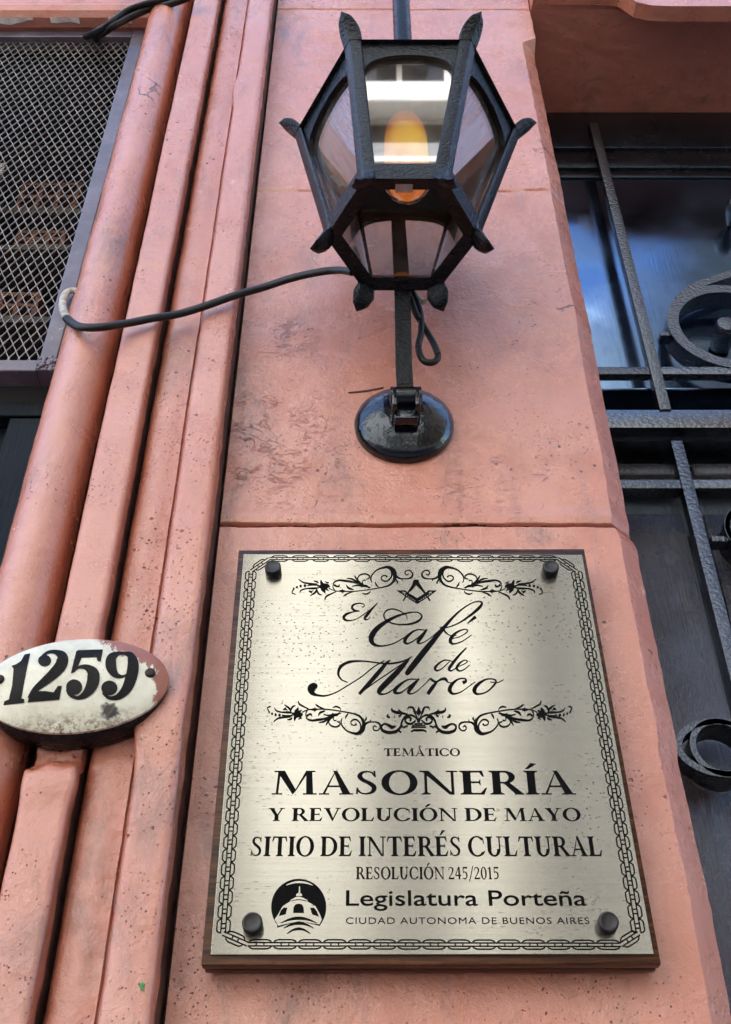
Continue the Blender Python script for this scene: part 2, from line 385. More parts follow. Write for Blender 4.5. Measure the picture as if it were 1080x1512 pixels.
STUCCO2 = simple('ochre stucco', (.12, .09, .06), .8, 0, 4, .15)
BRICKD = simple('dark brick', (.075, .055, .045), .8, 0, 9, .3)
STUCCO3 = simple('white stucco', (.74, .72, .66), .8, 0, 4, .15)
WTRIM = TRIM = simple('white trim', (.84, .82, .76), .7, 0, 6, .1)
PANEGLASS = NM('dark window glass').base(Base_Color=(.015, .017, .02), Roughness=.06).m
SHUT = simple('green grey shutters', (.075, .085, .08), .5, 0, 10, .2)
GREEN = simple('green paint fleck', (.03, .30, .07), .5)

# ---------------------------------------------------------------- street and the houses across it (seen in glass and metal; side houses added to shape the light)
def slab(name, x0, x1, y0, y1, z0, z1, mat):
    b = MB(); b.box(x0, x1, y0, y1, z0, z1); o = b.build(name, mat); tag(o, kind='structure'); return o
slab('ground', -60, 60, -60, 60, -.6, -.154, ASPH)
slab('road', -40, 40, -6.2, -1.9, -.153, -.14, ASPH)
slab('pavement', -40, 40, -1.75, .45, -.15, 0, PAVE)
slab('kerb', -40, 40, -1.90, -1.752, -.15, -.004, KERB)
slab('far_pavement', -40, 40, -8.0, -6.2, -.15, 0, KERB)

YF = -8.0
def far_house(label, x0, x1, h, mat, wins, floors, dy=0.0, TRIM=None):
    TRIM = TRIM or WTRIM
    t = thing('house', label, 'house', ((x0 + x1) / 2, YF + dy, 0), 'houses across the street')
    yf = YF + dy
    b = MB(); b.box(x0 + .002, x1 - .002, yf - 7, yf, 0, h); b.build('wall', mat, t)
    b = MB(); b.prism([(x0 + .01, yf + .003, h - .8), (x0 + .01, yf + .20, h - .8), (x0 + .01, yf + .22, h - .56), (x0 + .01, yf + .38, h - .5), (x0 + .01, yf + .38, h - .15), (x0 + .01, yf + .003, h - .15)], (x1 - x0 - .02, 0, 0)); b.build('cornice', TRIM, t)
    b = MB(); b.box(x0 + .01, x1 - .01, yf + .003, yf + .12, 3.75, 4.0); b.build('string_course', TRIM, t)
    for z0, zh in floors:
        for xc, w in wins:
            f = MB(); e = .13
            f.box(xc - w / 2 - e, xc - w / 2, yf + .003, yf + .10, z0, z0 + zh); f.box(xc + w / 2, xc + w / 2 + e, yf + .003, yf + .10, z0, z0 + zh)
            f.box(xc - w / 2 - e, xc + w / 2 + e, yf + .003, yf + .13, z0 + zh + .002, z0 + zh + .2); f.box(xc - w / 2 - e - .05, xc + w / 2 + e + .05, yf + .003, yf + .35, z0 - .16, z0 - .002)
            f.box(xc - .04, xc + .04, yf + .025, yf + .06, z0 + .001, z0 + zh - .001)
            fo = f.build('window', TRIM, t)
            g = MB(); g.box(xc - w / 2 + .001, xc + w / 2 - .001, yf + .003, yf + .022, z0 + .001, z0 + zh - .001); g.build('pane', PANEGLASS, fo)
    return t
FL = [(.9, 2.5), (5.2, 2.6), (9.0, 2.4)]
fh = far_house('dim beige house across the street with added broad white pilasters and tall windows', -3.4, 3.3, 13.0, STUCCO, [(-1.95, 1.0), (.42, .62), (2.05, 1.1)], FL[:2])
for px0, px1 in ((-3.32, -2.75), (-1.10, -.08), (.84, 1.26), (2.78, 3.24)):  # white strips added on the dark wall to give the plaque reflected bands
    b = MB(); b.box(px0, px1, YF + .003, YF + .115, 4.6, 12.15, .01); b.build('added_pilaster', TRIM, fh)
b = MB(); b.box(-.06, .82, YF + .003, YF + .02, 8.62, 10.6); b.build('pane', PANEGLASS, fh)
b = MB(); b.box(-.06, .82, YF + .0205, YF + .07, 8.60, 8.70); b.box(-.06, .0, YF + .0205, YF + .06, 8.701, 10.6); b.box(.30, .35, YF + .0205, YF + .06, 8.701, 10.6); b.box(.76, .82, YF + .0205, YF + .06, 8.701, 10.6); b.build('window', TRIM, fh)
b = MB(); b.box(-1.2, 1.3, YF + .12, YF + .42, 8.24, 8.46, .02); b.build('balcony_slab', TRIM, fh)
b = MB(); b.box(.10, .62, YF + .08, YF + .30, 8.98, 9.14, .02); b.lathe([(.02, .0), (.10, .01), (.10, .50), (.02, .51)], (.10, YF + .2, 8.93), 'X', 20); b.build('awning_roll', TRIM, fh)
far_house('narrow dark brick house added across the street to darken the right side', 3.302, 6.198, 12.8, BRICKD, [(4.75, 1.1)], FL[:2], -.06, STUCCO2)  # added dark house, keeps light and reflections low on the right
far_house('tall ochre house added across the street on the right to shade that side', 6.2, 17, 20.0, STUCCO2, [(7.6, 1.1), (9.8, 1.1), (12.2, 1.1)], FL[:2], -.1, STUCCO2)  # added tall dark house, shades the right side
far_house('white house added across the street on the left to bounce light', -14, -3.4, 12.2, STUCCO3, [(-5.2, 1.0), (-8.2, 1.0), (-11.2, 1.0)], FL[:2], -.12)  # added white house, bounces key light in from the left

# ---------------------------------------------------------------- the pink house
house = thing('townhouse', 'salmon pink plastered house front with ribbed door surround, black iron door and meshed window', 'building', (0, .2, 0))
ZJ = [ZV(775, 0), ZV(281, 0), ZV(14, 0)]
def nz(x, y, z): return noise.noise(Vector((x, y, z)))
# pilaster face, chamfered on its right arris, laid up in blocks
def build_pilaster():
    xs = [-.2038 + .5538 * i / 150 for i in range(151)]
    z0, z1 = 1.72, 4.25
    zz = [z0 + (z1 - z0) * k / 600 for k in range(601)]
    zz = sorted([z for z in zz if abs(z - ZJ[0]) > .0085] + [ZJ[0] - .008 + .0007 * k for k in range(24)]); nzs = len(zz) - 1
    vs = []; fs = []; ncol = len(xs) + 7
    for k in range(nzs + 1):
        z = zz[k]
        low = 1 if z < ZJ[0] else 0
        cst = min(1, max(0, (3.875 - z) / .018)); c = .030 * cst * (1 + (.12 if low else .08) * nz(3, 1, z * (11 if low else 6))) + .0015
        pts = [(-.2040, .020), (-.2039, .006)]
        XR = .3805 + .0022 * nz(7, 0, z * 7) + .0012 * nz(2, 5, z * 30) + ((.0035 + .0013 * nz(4, 2, z * 14) + .0009 * nz(9, 2, z * 55) - .0045 * max(0, nz(6, 1, z * 30) - .42)) if low else 0)
        rim = .004 * max(0, 1 - abs(z - ZJ[0]) / .02)
        xr = XR - c - rim
        for x in xs:
            xx = -.2038 + (x + .2038) / .5538 * (xr + .2038)
            pts.append((xx, 0.0))
        pts += [(xr + .0015, .0012), (xr + c * .5, c * .50), (xr + c * .97, c * .985), (XR + .0005, c + .010), (XR, .45)]
        for i, (x, y) in enumerate(pts):
            d = .0030 * nz(x * 4, 3, z * 3) + .0010 * nz(x * 16, 9, z * 16)
            pu = math.exp(-((x + .16) / .07) ** 2 - ((z - 2.60) / .13) ** 2)
            pu2 = math.exp(-((x - .20) / .10) ** 2 - ((z - 2.50) / .10) ** 2)
            d += (.0021 * pu + .0010 * pu2) * abs(nz(x * 55, 4, z * 62)) + .0006 * nz(x * 60, 2, z * 60) * (.3 + pu)
            for j, zj in enumerate(ZJ):
                wob = .0022 * nz(x * 14, j * 5, 1) + .0008 * nz(x * 60, j * 5, 8)
                q = (z - zj - wob) / (.0020 + .0008 * nz(x * 9, 3, j))
                d += (.0125 + .004 * nz(x * 25, j, 2)) * math.exp(-q * q) * (1.0 if j == 0 else .35)
                if j == 0: d -= .0022 * max(0, 1 - abs(z - zj - .016) / .016)
            yy = y + (d if 1 < i < len(xs) + 6 else 0)
            vs.append((x, yy, z))
    for k in range(nzs):
        for i in range(ncol - 1):
            a = k * ncol + i; fs.append((a, a + 1, a + 1 + ncol, a + ncol))
    o = obj('pilaster', vs, fs, PINK, house, True); o.data.materials.append(SOOTSHADE)
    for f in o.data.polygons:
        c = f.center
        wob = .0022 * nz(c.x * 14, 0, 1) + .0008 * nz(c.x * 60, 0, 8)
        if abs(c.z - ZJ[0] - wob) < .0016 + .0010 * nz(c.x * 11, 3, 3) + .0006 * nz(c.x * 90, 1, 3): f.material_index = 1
    o.data.set_sharp_from_angle(angle=math.radians(24)); return o
pil = build_pilaster()
# ribbed surround: roll, flat rib, sunk band, flat rib (section swept up the jamb, worn and lumpy)
def surround_section():
    s = [(-.4757, .30, 'b'), (-.4757, .05, 'b')]
    cx, cy, r = -.4354, -.040, .0403
    for k in range(21):
        a = math.pi * (1 - k / 20) * 1.0
        s.append((cx + r * math.cos(a), cy - r * 1.03 * math.sin(a), 'r'))
    s += [(-.3945, -.024, 'g'), (-.3925, -.008, 'g'), (-.3830, -.008, 'g'), (-.3795, -.030, 'g'), (-.3785, -.060, 'a'), (-.3772, -.0675, 'a'), (-.3745, -.0700, 'a')]
    s += [(-.3745 + (.0485) * k / 8, -.0702 - .0006 * math.sin(math.pi * k / 8), 'a') for k in range(1, 8)]
    s += [(-.3268, -.0700, 'a'), (-.3248, -.0680, 'a'), (-.3240, -.0640, 'a'), (-.3238, -.052, 'a'), (-.3238, -.046, 'g'), (-.3236, -.016, 'g'), (-.3186, -.015, 'g'), (-.3178, -.0365, 'b')]
    s += [(-.3178 + (.0518) * k / 8, -.0420 - .0048 * math.sin(math.pi * k / 8), 'b') for k in range(1, 8)]
    s += [(-.2660, -.0430, 'b'), (-.2650, -.036, 'g'), (-.2620, -.036, 'g'), (-.2604, -.050, 'c'), (-.2585, -.0575, 'c'), (-.2555, -.0600, 'c')]
    s += [(-.2555 + (.0425) * k / 7, -.0602 - .0008 * math.sin(math.pi * k / 7), 'c') for k in range(1, 7)]
    s += [(-.2125, -.0598, 'c'), (-.2100, -.0575, 'c'), (-.2090, -.053, 'c'), (-.2089, -.040, 'c'), (-.2089, -.030, 'g'), (-.2087, .018, 'g'), (-.2030, .020, 'g')]
    return s
def build_surround():
    sec = surround_section(); z0, z1 = 1.72, 4.25; n = 620; vs = []; fs = []; nc = len(sec)
    zt = ZV(1128, -.07); zb = ZV(1075, -.07)
    for k in range(n + 1):
        z = z0 + (z1 - z0) * k / n
        for i, (x, y, t) in enumerate(sec):
            dx = .0016 * nz(x * 3, 1, z * 4) + .0007 * nz(x * 8, 5, z * 22)
            dy = .0022 * nz(x * 6, 8, z * 3.5) + .0008 * nz(x * 30, 2, z * 26) + .0005 * nz(x * 90, 2, z * 80)
            if t == 'a':
                # the rib is broken away behind the lower edge of the number plate
                f = min(1, max(0, (z - zt + .006 + .010 * nz(x * 50, 4, 4)) / .016)) * min(1, max(0, (zb + .03 - z) / .03))
                dy += .021 * f * (1 + .35 * nz(x * 60, 1, z * 70)) + .004 * f * nz(x * 140, 3, z * 150)
                bulge = math.exp(-((z - zt + .020) / .022) ** 2); dy -= .004 * bulge
                dx += (.004 if x > -.34 else -.002) * bulge
            if t == 'c':
                q = math.exp(-((z - ZV(1055, -.06)) / .05) ** 2)
                dy -= .007 * q; dx -= .008 * q * (1 if x < -.25 else .2)
                q2 = math.exp(-((z - ZV(130, -.06)) / .05) ** 2); dx -= .007 * q2 * (1 if x < -.25 else 0)
            if t == 'b' and y < 0 and z < zt + .04:
                dy += .0016 * abs(nz(x * 45, 3, z * 40)) * 1.6
            if t == 'r':
                dy += .0018 * nz(x * 10, 3, z * 9); dx += .001 * nz(4, 3, z * 12)
            if t == 'g': dx += .0012 * nz(x * 4, 7, z * 35)
            vs.append((x + dx, y + dy, z))
    for k in range(n):
        for i in range(nc - 1):
            a = k * nc + i; fs.append((a, a + 1, a + 1 + nc, a + nc))
    o = obj('door_surround', vs, fs, PINKM, house, True); o.data.materials.append(SOOTSHADE)
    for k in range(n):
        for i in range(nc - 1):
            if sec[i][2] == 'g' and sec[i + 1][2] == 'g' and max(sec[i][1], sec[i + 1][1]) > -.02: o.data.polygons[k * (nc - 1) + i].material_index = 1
    o.data.set_sharp_from_angle(angle=math.radians(55)); return o
build_surround()
# lower and upper masses of the house (mostly out of view)
b = MB()
b.box(-.4757, .3805, -.04, .45, 0, 1.719); b.build('base_wall', PINK, house)
b = MB()
b.box(-6, 6, .0, .45, 4.251, 6.2); b.box(-6, 6, .452, 8, 0, 6.2); b.box(-6, -2.0, 0, .45, 0, 4.25); b.box(2.2, 6, 0, .45, 0, 4.25)
b.build('upper_wall', PINK, house)
# lintel over the iron door: deep soffit, front moulding with a dropped scroll-ended block
ZL = ZV(16, 0)
def grid_xy(name, x0, x1, y0, y1, z, mat, amp, nx=160, ny=60):
    vs = []; fs = []
    for j in range(ny + 1):
        for i in range(nx + 1):
            x = x0 + (x1 - x0) * i / nx; y = y0 + (y1 - y0) * j / ny
            lump = max(0, nz(x * 38, y * 38, 5) - .42) * .012 * max(0, nz(x * 7, y * 7, 1) + .3)
            vs.append((x, y, z - amp * abs(nz(x * 20, y * 26, 2)) - lump))
    for j in range(ny):
        for i in range(nx):
            a = j * (nx + 1) + i; fs.append((a, a + 1, a + nx + 2, a + nx + 1))
    return obj(name, vs, fs, mat, house, True)
grid_xy('lintel_soffit', .382, 2.2, -.004, .262, ZL, PINKL, .0025)
b = MB(); b.box(.383, 2.2, -.012, .262, ZL + .004, 4.2495)
b.build('lintel', PINKL, house)
b = MB(); zd = ZL - .078; xq = XU(928, 25, -.03); pr = [(.384, ZL + .003), (xq - .03, ZL + .001), (xq - .008, ZL - .006), (xq + .006, ZL - .03), (xq + .02, ZL - .058), (xq + .05, zd + .004), (xq + .09, zd), (2.2, zd), (2.2, 4.26), (.384, 4.26)]
b.prism([(x, -.0125, z) for x, z in pr], (0, -.035, 0)); b.build('lintel_moulding', PINKM, house, 30)
# lintel above the meshed window
b = MB(); zl = 3.885; pts = [(-2.0, .030, zl + .006), (-2.0, -.012, zl + .006), (-2.0, -.018, zl), (-2.0, -.040, zl + .001), (-2.0, -.052, zl + .010), (-2.0, -.056, zl + .028), (-2.0, -.05, zl + .045), (-2.0, -.045, zl + .05), (-2.0, -.045, 4.25), (-2.0, .030, 4.25)]
b.prism(pts, (1.523, 0, 0)); b.build('window_lintel', PINKL, house, 30)
b = MB()
bm = bmesh.new()
pv = []
for k in range(41):
    u = -40 + 235 * k / 40
    pv.append((u, 27 + 3 * nz(u * .05, 0, 1)))
lowp = [(u, v + 5 + 5 * max(0, nz(u * .09, 3, 0)) + (6 if 95 < u < 150 else 0)) for u, v in pv]
vs = [P(u, v, -.058) for u, v in pv]; 
zs = zl - .0025
vs = []; fs = []
for k in range(61):
    x = -1.25 + .77 * k / 60
    vs += [(x, -.041 - .0006, zs + .0005), (x, -.030 + .012 * nz(x * 17, 2, 2) + .004 * nz(x * 70, 0, 1), zs)]
for k in range(60):
    a = 2 * k
    if nz(k * .23, 4, 2) > -.02: fs.append((a, a + 1, a + 3, a + 2))
obj('peeled_paint', vs, fs, PEEL, house)

# --- meshed window: steel frame, expanded metal, dark room behind
zB = ZV(530, -.01); zb2 = ZV(546, -.01)
fr = MB()
fr.box(-.520, -.492, -.010, .027, zb2 + .0005, zl + .004, .002)
fr.box(-1.9, -.5203, -.0085, .027, zb2, zB, .002)
fr.box(-1.9, -.5203, -.0085, .027, zl - .022, zl + .003, .002)
fr.box(-1.93, -1.9005, -.010, .027, zb2, zl + .003, .002)
win = fr.build('mesh_window', STEEL, house)
ms = MB(); w = .0083; hh = .0170
cols = int((1.9 - .522) / w) + 1; rows = int((zl - zB) / hh) + 1
for c in range(150):
    x0 = -.522 - c * w
    path = []
    for r in range(rows + 1):
        sgn = 1 if (r + c) % 2 == 0 else -1
        z = zB + r * hh; x = x0 + sgn * w * .44
        if r > 0:
            path.append((x - sgn * .0010, z - .0030, .0007))
        path.append((x, z, .00085))
        path.append((x - sgn * .0003, z + .0030, .00085))
    path = [(min(x, -.5205), min(z, zl - .021), wd) for x, z, wd in path]
    ms.band(path, .004 + .0004 * (c % 2), .0065 + .0004 * (c % 2))
ms.build('mesh_screen', MESHM, win)
wl = MB()   # weld lumps at the corner
for k in range(26):
    p = P(random.uniform(56, 86), random.uniform(527, 545), -.011)
    r = random.uniform(.002, .006)
    wl.lathe([(r * .3, -r * .5), (r * .9, -r * .25), (r, .0), (r * .4, r)], p, 'Y', 8)
wl.build('weld', STEEL, win, 60)
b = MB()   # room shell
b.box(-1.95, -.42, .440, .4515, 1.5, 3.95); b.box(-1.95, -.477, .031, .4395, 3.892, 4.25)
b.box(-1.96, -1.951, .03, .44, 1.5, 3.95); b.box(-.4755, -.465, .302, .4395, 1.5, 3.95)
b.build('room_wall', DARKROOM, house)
b = MB(); z5 = zb2 - .03
b.box(-1.95, -.478, .06, .085, 1.5, z5 - .03, .003); b.box(-.56, -.480, .035, .0595, 1.5, z5 - .031, .003)
b.build('side_door', BLACKDOOR, house)
b = MB(); b.box(-1.95, -.478, .032, .12, z5 - .0295, z5 + .001, .003); b.build('transom_bar', BLACKDOOR, house)
# things standing behind the mesh
rk = thing('shelf_rack', 'dark timber shelf rack behind the wire mesh of the left window', 'shelf', (-.85, .36, z5))
for z in [ZV(v, .30) for v in (478, 372, 318, 222)]:
    b = MB(); b.box(-1.30, -.53, .28, .43, z - .018, z, .002); b.build('shelf', DARKWOOD, rk)
for x in (-1.30, -.54):
    b = MB(); b.box(x - .02, x - .001, .29, .42, z5 + .002, 3.86, .002); b.build('upright', DARKWOOD, rk)
def hollow_brick(x, zbase, label, wd=.12, ht=.08, rz=0.0):
    t = thing('hollow_brick', label, 'brick', (x, .33, zbase), 'clay bricks behind the window mesh')
    b = MB(); y0, y1 = .285, .40; nxc, nzc = 3, 2
    tw = .010; cw = (wd - tw * (nxc + 1)) / nxc; ch = (ht - tw * (nzc + 1)) / nzc
    for i in range(nxc + 1): b.box(x - wd / 2 + i * (cw + tw), x - wd / 2 + i * (cw + tw) + tw, y0, y1, zbase, zbase + ht)
    for j in range(nzc + 1):
        for i in range(nxc):
            xa = x - wd / 2 + tw + i * (cw + tw); b.box(xa + .0001, xa + cw - .0001, y0 + .001, y1, zbase + j * (ch + tw), zbase + j * (ch + tw) + tw)
    b.build('shell', CLAY, t)
    b = MB(); b.box(x - wd / 2 + .001, x + wd / 2 - .001, y0 + .05, y0 + .06, zbase + .001, zbase + ht - .001); b.build('cell_web', CLAYIN, t)
def zsh(v): return ZV(v, .30) + .0005
hollow_brick(XU(14, 450, .29), zsh(478), 'hollow clay brick on the lowest shelf at the left edge, its round cells plainly lit', .125, .085)
hollow_brick(XU(62, 350, .29), zsh(372), 'clay brick on the second shelf up behind the mesh', .11, .06)
hollow_brick(XU(80, 270, .29), zsh(318), 'clay brick on the third shelf, just under the pale shelf edge', .14, .11)
hollow_brick(XU(100, 190, .29), zsh(222), 'wide clay brick on the top shelf behind the mesh', .26, .075)
hollow_brick(XU(132, 150, .29), zsh(222) + .0755, 'clay brick lying on the wide brick on the top shelf', .15, .07)
b = MB()
for k in range(10):
    z = ZV(300, .2) + k * .022; b.box(-1.10, -.835, .20 + .004 * k, .212 + .004 * k, z, z + .017, .002)
b.box(-1.09, -1.07, .222, .235, ZV(300, .2) - .02, ZV(300, .2) + .23); 
o = b.build('slatted_board', PALEBOARD); tag(o, 'pale slatted board leaning behind the mesh at the far left edge', 'board')

# --- iron door on the right
YD = .262
def zD(v, y=YD): return ZV(v, y)
d = MB()
zt = ZL - .003; XL = .372; XRR = 2.2
d.box(XL, XRR, .300, .33, 1.0, zt)                                             # backing
door = d.build('door', DOORFR, house)
b = MB(); b.box(XL, XRR, .268, .2995, ZV(588, .268), ZV(262, .268), .004); b.build('upper_panel', DOORUP, door)
b = MB()
b.box(XL, XRR, .250, .2995, ZV(218, .25), zt - .001, .004); b.box(XL, XRR, .256, .2994, ZV(247, .256), ZV(218, .25) - .0005, .004); b.box(XL, XRR, .262, .2993, ZV(262, .262) + .001, ZV(247, .256) - .0005, .003)
b.build('top_rail', DOORFR, door, 30)
b = MB(); ya = .205
b.prism([(XL, .2992, ZV(633, ya)), (XL, ya - .003, ZV(633, ya)), (XL, ya - .004, ZV(630, ya)), (XL, ya + .004, ZV(603, ya)), (XL, ya + .009, ZV(600, ya)), (XL, .2992, ZV(600, ya))], (XRR - XL, 0, 0))
b.box(XL, XRR, .232, .2991, ZV(650, .232), ZV(633, ya) - .001, .004); b.build('lock_rail', RAILM, door, 30)
b = MB(); b.box(XL, XRR, .245, .2985, ZV(588, .268) - .0005, ZV(575, .245), .004); b.build('panel_ledge', DOORUP, door, 30)
b = MB(); x1 = XU(1012, 770, .26)
b.box(XL, x1, .262, .2990, .9, ZV(757, .262), .006)
b.box(x1 + .035, XRR, .262, .2989, .9, ZV(757, .262), .006); b.build('lower_panel', DOORLO, door, 30)
b = MB(); b.box(XL, XU(1000, 690, .255), .255, .2988, ZV(700, .255), ZV(684, .255), .003); b.box(XU(1024, 690, .255), XRR, .255, .2988, ZV(700, .255), ZV(684, .255), .003); b.build('moulding_strip', DOORLO, door, 30)
YB = .205
xb = XU(932, 400, YB); hw = .0105
b = MB(); b.box(xb - hw, xb + hw, YB, YB + .022, ZV(604, YB), ZV(181, YB), .0015); b.build('iron_bar', HAMM, door, 30)
xb2 = XU(1046, 830, YB)
b = MB(); b.box(xb2 - hw, xb2 + hw, YB + .002, YB + .024, 1.0, ZV(649, YB), .0015); b.build('iron_bar', HAMM, door, 30)
b = MB(); b.box(XL, xb - hw - .0003, YB + .002, YB + .020, ZV(551, YB), ZV(540, YB), .0015); b.box(xb + hw + .0003, XRR, YB + .002, YB + .020, ZV(551, YB), ZV(540, YB), .0015); b.build('cross_bar', HAMM, door, 30)
b = MB(); b.box(XL, xb2 - hw - .0003, YB + .003, YB + .030, ZV(719, YB), ZV(706, YB), .0015); b.box(xb2 + hw + .0003, XRR, YB + .003, YB + .030, ZV(719, YB), ZV(706, YB), .0015); b.build('cross_bar', HAMM, door, 30)
def arc(cx, cz, r, a0, a1, w, n=48): return [(cx + r * math.cos(math.radians(a0 + (a1 - a0) * k / n)), cz + r * math.sin(math.radians(a0 + (a1 - a0) * k / n)), w) for k in range(n + 1)]
sc0 = P(1080, 480, YB)
b = MB(); R0 = .112
b.band(arc(sc0.x, sc0.z, R0, 20, 380, .0115, 90), YB, YB + .040)
b.band(catmull([(sc0.x - .085, sc0.z + .083, .009), (sc0.x - .045, sc0.z + .122, .009), (sc0.x + .02, sc0.z + .155, .009), (sc0.x + .1, sc0.z + .19, .009), (sc0.x + .2, sc0.z + .22, .009)]), YB + .001, YB + .040)
b.build('scroll', HAMM, door, 30)
b = MB(); kp = P(1074, 479, YB); b.lathe([(.020, .058), (.021, .02), (.0215, .002), (.019, -.003), (.008, -.005)], kp, 'Y', 24); b.build('scroll_eye', HAMM, door, 40)
for (u, v) in ((985, 489), (1063, 792)):
    q = P(u, v, YB); b = MB(); b.box(q.x - .012, q.x + .016, YB + .005, YB + .03, q.z - .006, q.z + .006, .002); b.build('collar', HAMM, door)
for (u, v, r, k) in ((1067, 1103, .0410, 1.5), (1126, 782, .056, 1.0)):
    q = P(u, v, YB); b = MB(); b.band([(q.x + (x - q.x) * k, z, w_) for x, z, w_ in arc(q.x, q.z, r, 0, 360, .0050, 64)], YB, YB + .030); b.build('ring', HAMM, door, 30)
    q = P(u, v, YB); b = MB(); b.band(arc(q.x, q.z, r, 0, 360, .0042, 64), YB, YB + .048); b.build('ring', HAMM, door, 30)
q = P(1088, 298, YB); b = MB(); b.lathe([(.006, .06), (.016, .035), (.020, .012), (.016, -.004), (.007, -.012)], q, 'Y', 24); b.build('rivet_knob', HAMM, door, 40)

# ---------------------------------------------------------------- lantern
YLc = -.22; DL = DW + YLc; XLc = XU(598, 345, YLc)
hb = DL / .717; ht = DL / .5985
zb_, zt_ = ZC + hb, ZC + ht; Rb, Rt = .0845 * hb, .1125 * ht
bp = P(597, 624, -.010)
lan = thing('wall_lantern', 'black six sided iron lantern with amber bulb on a wall bracket', 'lantern', (bp.x, 0, bp.z))
LEAN = .013
def lx(z): return -.003 + LEAN * (z - zb_) / (zt_ - zb_)      # the old lantern hangs slightly out of plumb
def hexv(R, z, k): a = math.radians(240 + 60 * k); return Vector((XLc + lx(z) + R * math.cos(a), YLc + R * math.sin(a), z))
for k in range(6):
    a = math.radians(240 + 60 * k); rad = Vector((math.cos(a), math.sin(a), 0)); tan = Vector((-math.sin(a), math.cos(a), 0))
    path = [(Rb + .019, zb_ - .036, .35), (Rb + .016, zb_ - .031, .85), (Rb + .009, zb_ - .019, 1.2), (Rb + .002, zb_ - .006, 1.0), (Rb + (Rt - Rb) * .04, zb_ + (zt_ - zb_) * .04, .95),
            (Rb + (Rt - Rb) * .5, (zb_ + zt_) / 2, .95), (Rt, zt_, 1.0), (Rt + .005, zt_ + .010, 1.1), (Rt + .015, zt_ + .023, 1.1), (Rt + .026, zt_ + .034, .8), (Rt + .031, zt_ + .039, .3)]
    path = path[:4] + catmull(path[4:7], 8)[:-1] + catmull(path[6:], 3)
    base = [(-.0150, -.0085), (-.0140, -.0055), (-.002, .0018), (.002, .0018), (.0140, -.0055), (.0150, -.0085), (.010, -.0145), (-.010, -.0145)]
    b = MB()
    def sec(i):
        R, z, w = path[i]; c = Vector((XLc + lx(z), YLc, 0)) + rad * R + Vector((0, 0, z))
        return [c + tan * (s * w) + rad * (q * (w * .5 + .5)) for s, q in base]
    b.sweep(path, sec); b.build('strut', IRON, lan, 38)
def face_pt(k, s, t, off=0.0):
    A, B = hexv(Rb, zb_, k), hexv(Rb, zb_, k + 1); Cc, D_ = hexv(Rt, zt_, k + 1), hexv(Rt, zt_, k)
    p = (A * (1 - s) + B * s) * (1 - t) + (D_ * (1 - s) + Cc * s) * t
    nrm = (B - A).cross(D_ - A).normalized()
    mid = (A + B) / 2 - Vector((XLc, YLc, zb_))
    if nrm.dot(mid) < 0: nrm = -nrm
    return p + nrm * off
for k in range(6):
    # arched head rail
    b = MB(); n = 24; o1, o2 = -.004, -.011
    rows_ = []
    for i in range(n + 1):
        s = .05 + .90 * i / n; q = max(0.0, 1 - ((s - .5) / .39) ** 2)
        ta = .80 + .115 * math.sqrt(q) if q > 0 else .80
        rows_.append((face_pt(k, s, ta, o1), face_pt(k, s, 1.0, o1), face_pt(k, s, 1.0, o2), face_pt(k, s, ta, o2)))
    b.sweep(rows_, lambda i: list(rows_[i])); b.build('arched_rail', IRON, lan, 30)
    b = MB(); rows2 = [(face_pt(k, s, -.03, .0015), face_pt(k, s, .075, .0015), face_pt(k, s, .075, -.011), face_pt(k, s, -.03, -.020)) for s in (.06, .94)]
    b.sweep(rows2, lambda i: list(rows2[i])); b.build('sill_rail', IRON, lan)
    b = MB(); rows3 = [(face_pt(k, s, .03, -.0125), face_pt(k, s, .985, -.0125), face_pt(k, s, .985, -.0150), face_pt(k, s, .03, -.0150)) for s in (.07, .93)]
    b.sweep(rows3, lambda i: list(rows3[i])); b.build('glass_pane', GLASS, lan)
# clips and lower hex seat
b = MB()
for k in range(6):
    A, B = hexv(Rb - .001, zb_ - .004, k), hexv(Rb - .001, zb_ - .004, k + 1); A2, B2 = hexv(Rb - .016, zb_ - .004, k), hexv(Rb - .016, zb_ - .004, k + 1)
    b.prism([A, B, B2, A2], (0, 0, .005))
    if k != 0:
        m1, m2 = A.lerp(B, .40), A.lerp(B, .62); i1, i2 = A2.lerp(B2, .40), A2.lerp(B2, .62); ctr = Vector((XLc, YLc, zb_ - .0045))
        b.prism([m1 - Vector((0, 0, .002)), m2 - Vector((0, 0, .002)), i2.lerp(ctr, .07) - Vector((0, 0, .002)), i1.lerp(ctr, .07) - Vector((0, 0, .002))], (0, 0, .004))
A = hexv(Rb - .012, zb_ - .006, 0); B = hexv(Rb - .012, zb_ - .006, 1); 
b.build('seat_ring', IRON, lan)
b = MB(); A, B = A.lerp(B, .38), A.lerp(B, .62); b.prism([A, B, B + Vector((0, .014, 0)), A + Vector((0, .014, 0))], (0, 0, .003)); b.build('latch', simple('dull zinc', (.40, .36, .34), .5, .5), lan)
b = MB()   # roof with a ceiling plate inside
XT = XLc + LEAN - .003
vs = [hexv(Rt + .004, zt_ + .001, k) for k in range(6)] + [hexv(.030, zt_ + .105, k) for k in range(6)] + [hexv(Rt - .004, zt_ + .001, k) for k in range(6)] + [hexv(.026, zt_ + .100, k) for k in range(6)]
b.add(vs, [(k, (k + 1) % 6, (k + 1) % 6 + 6, k + 6) for k in range(6)] + [(k + 12, k + 18, (k + 1) % 6 + 18, (k + 1) % 6 + 12) for k in range(6)] + [(k, k + 12, (k + 1) % 6 + 12, (k + 1) % 6) for k in range(6)] + [tuple(range(6, 12)), tuple(range(18, 24))[::-1]])
b.build('roof', IRON, lan)
b = MB(); b.lathe([(.0175, zt_ + .106), (.0175, zt_ + .14), (.0145, zt_ + .15), (.0165, zt_ + .18), (.0165, 4.40)], (XT, YLc, 0), 'Z', 10)
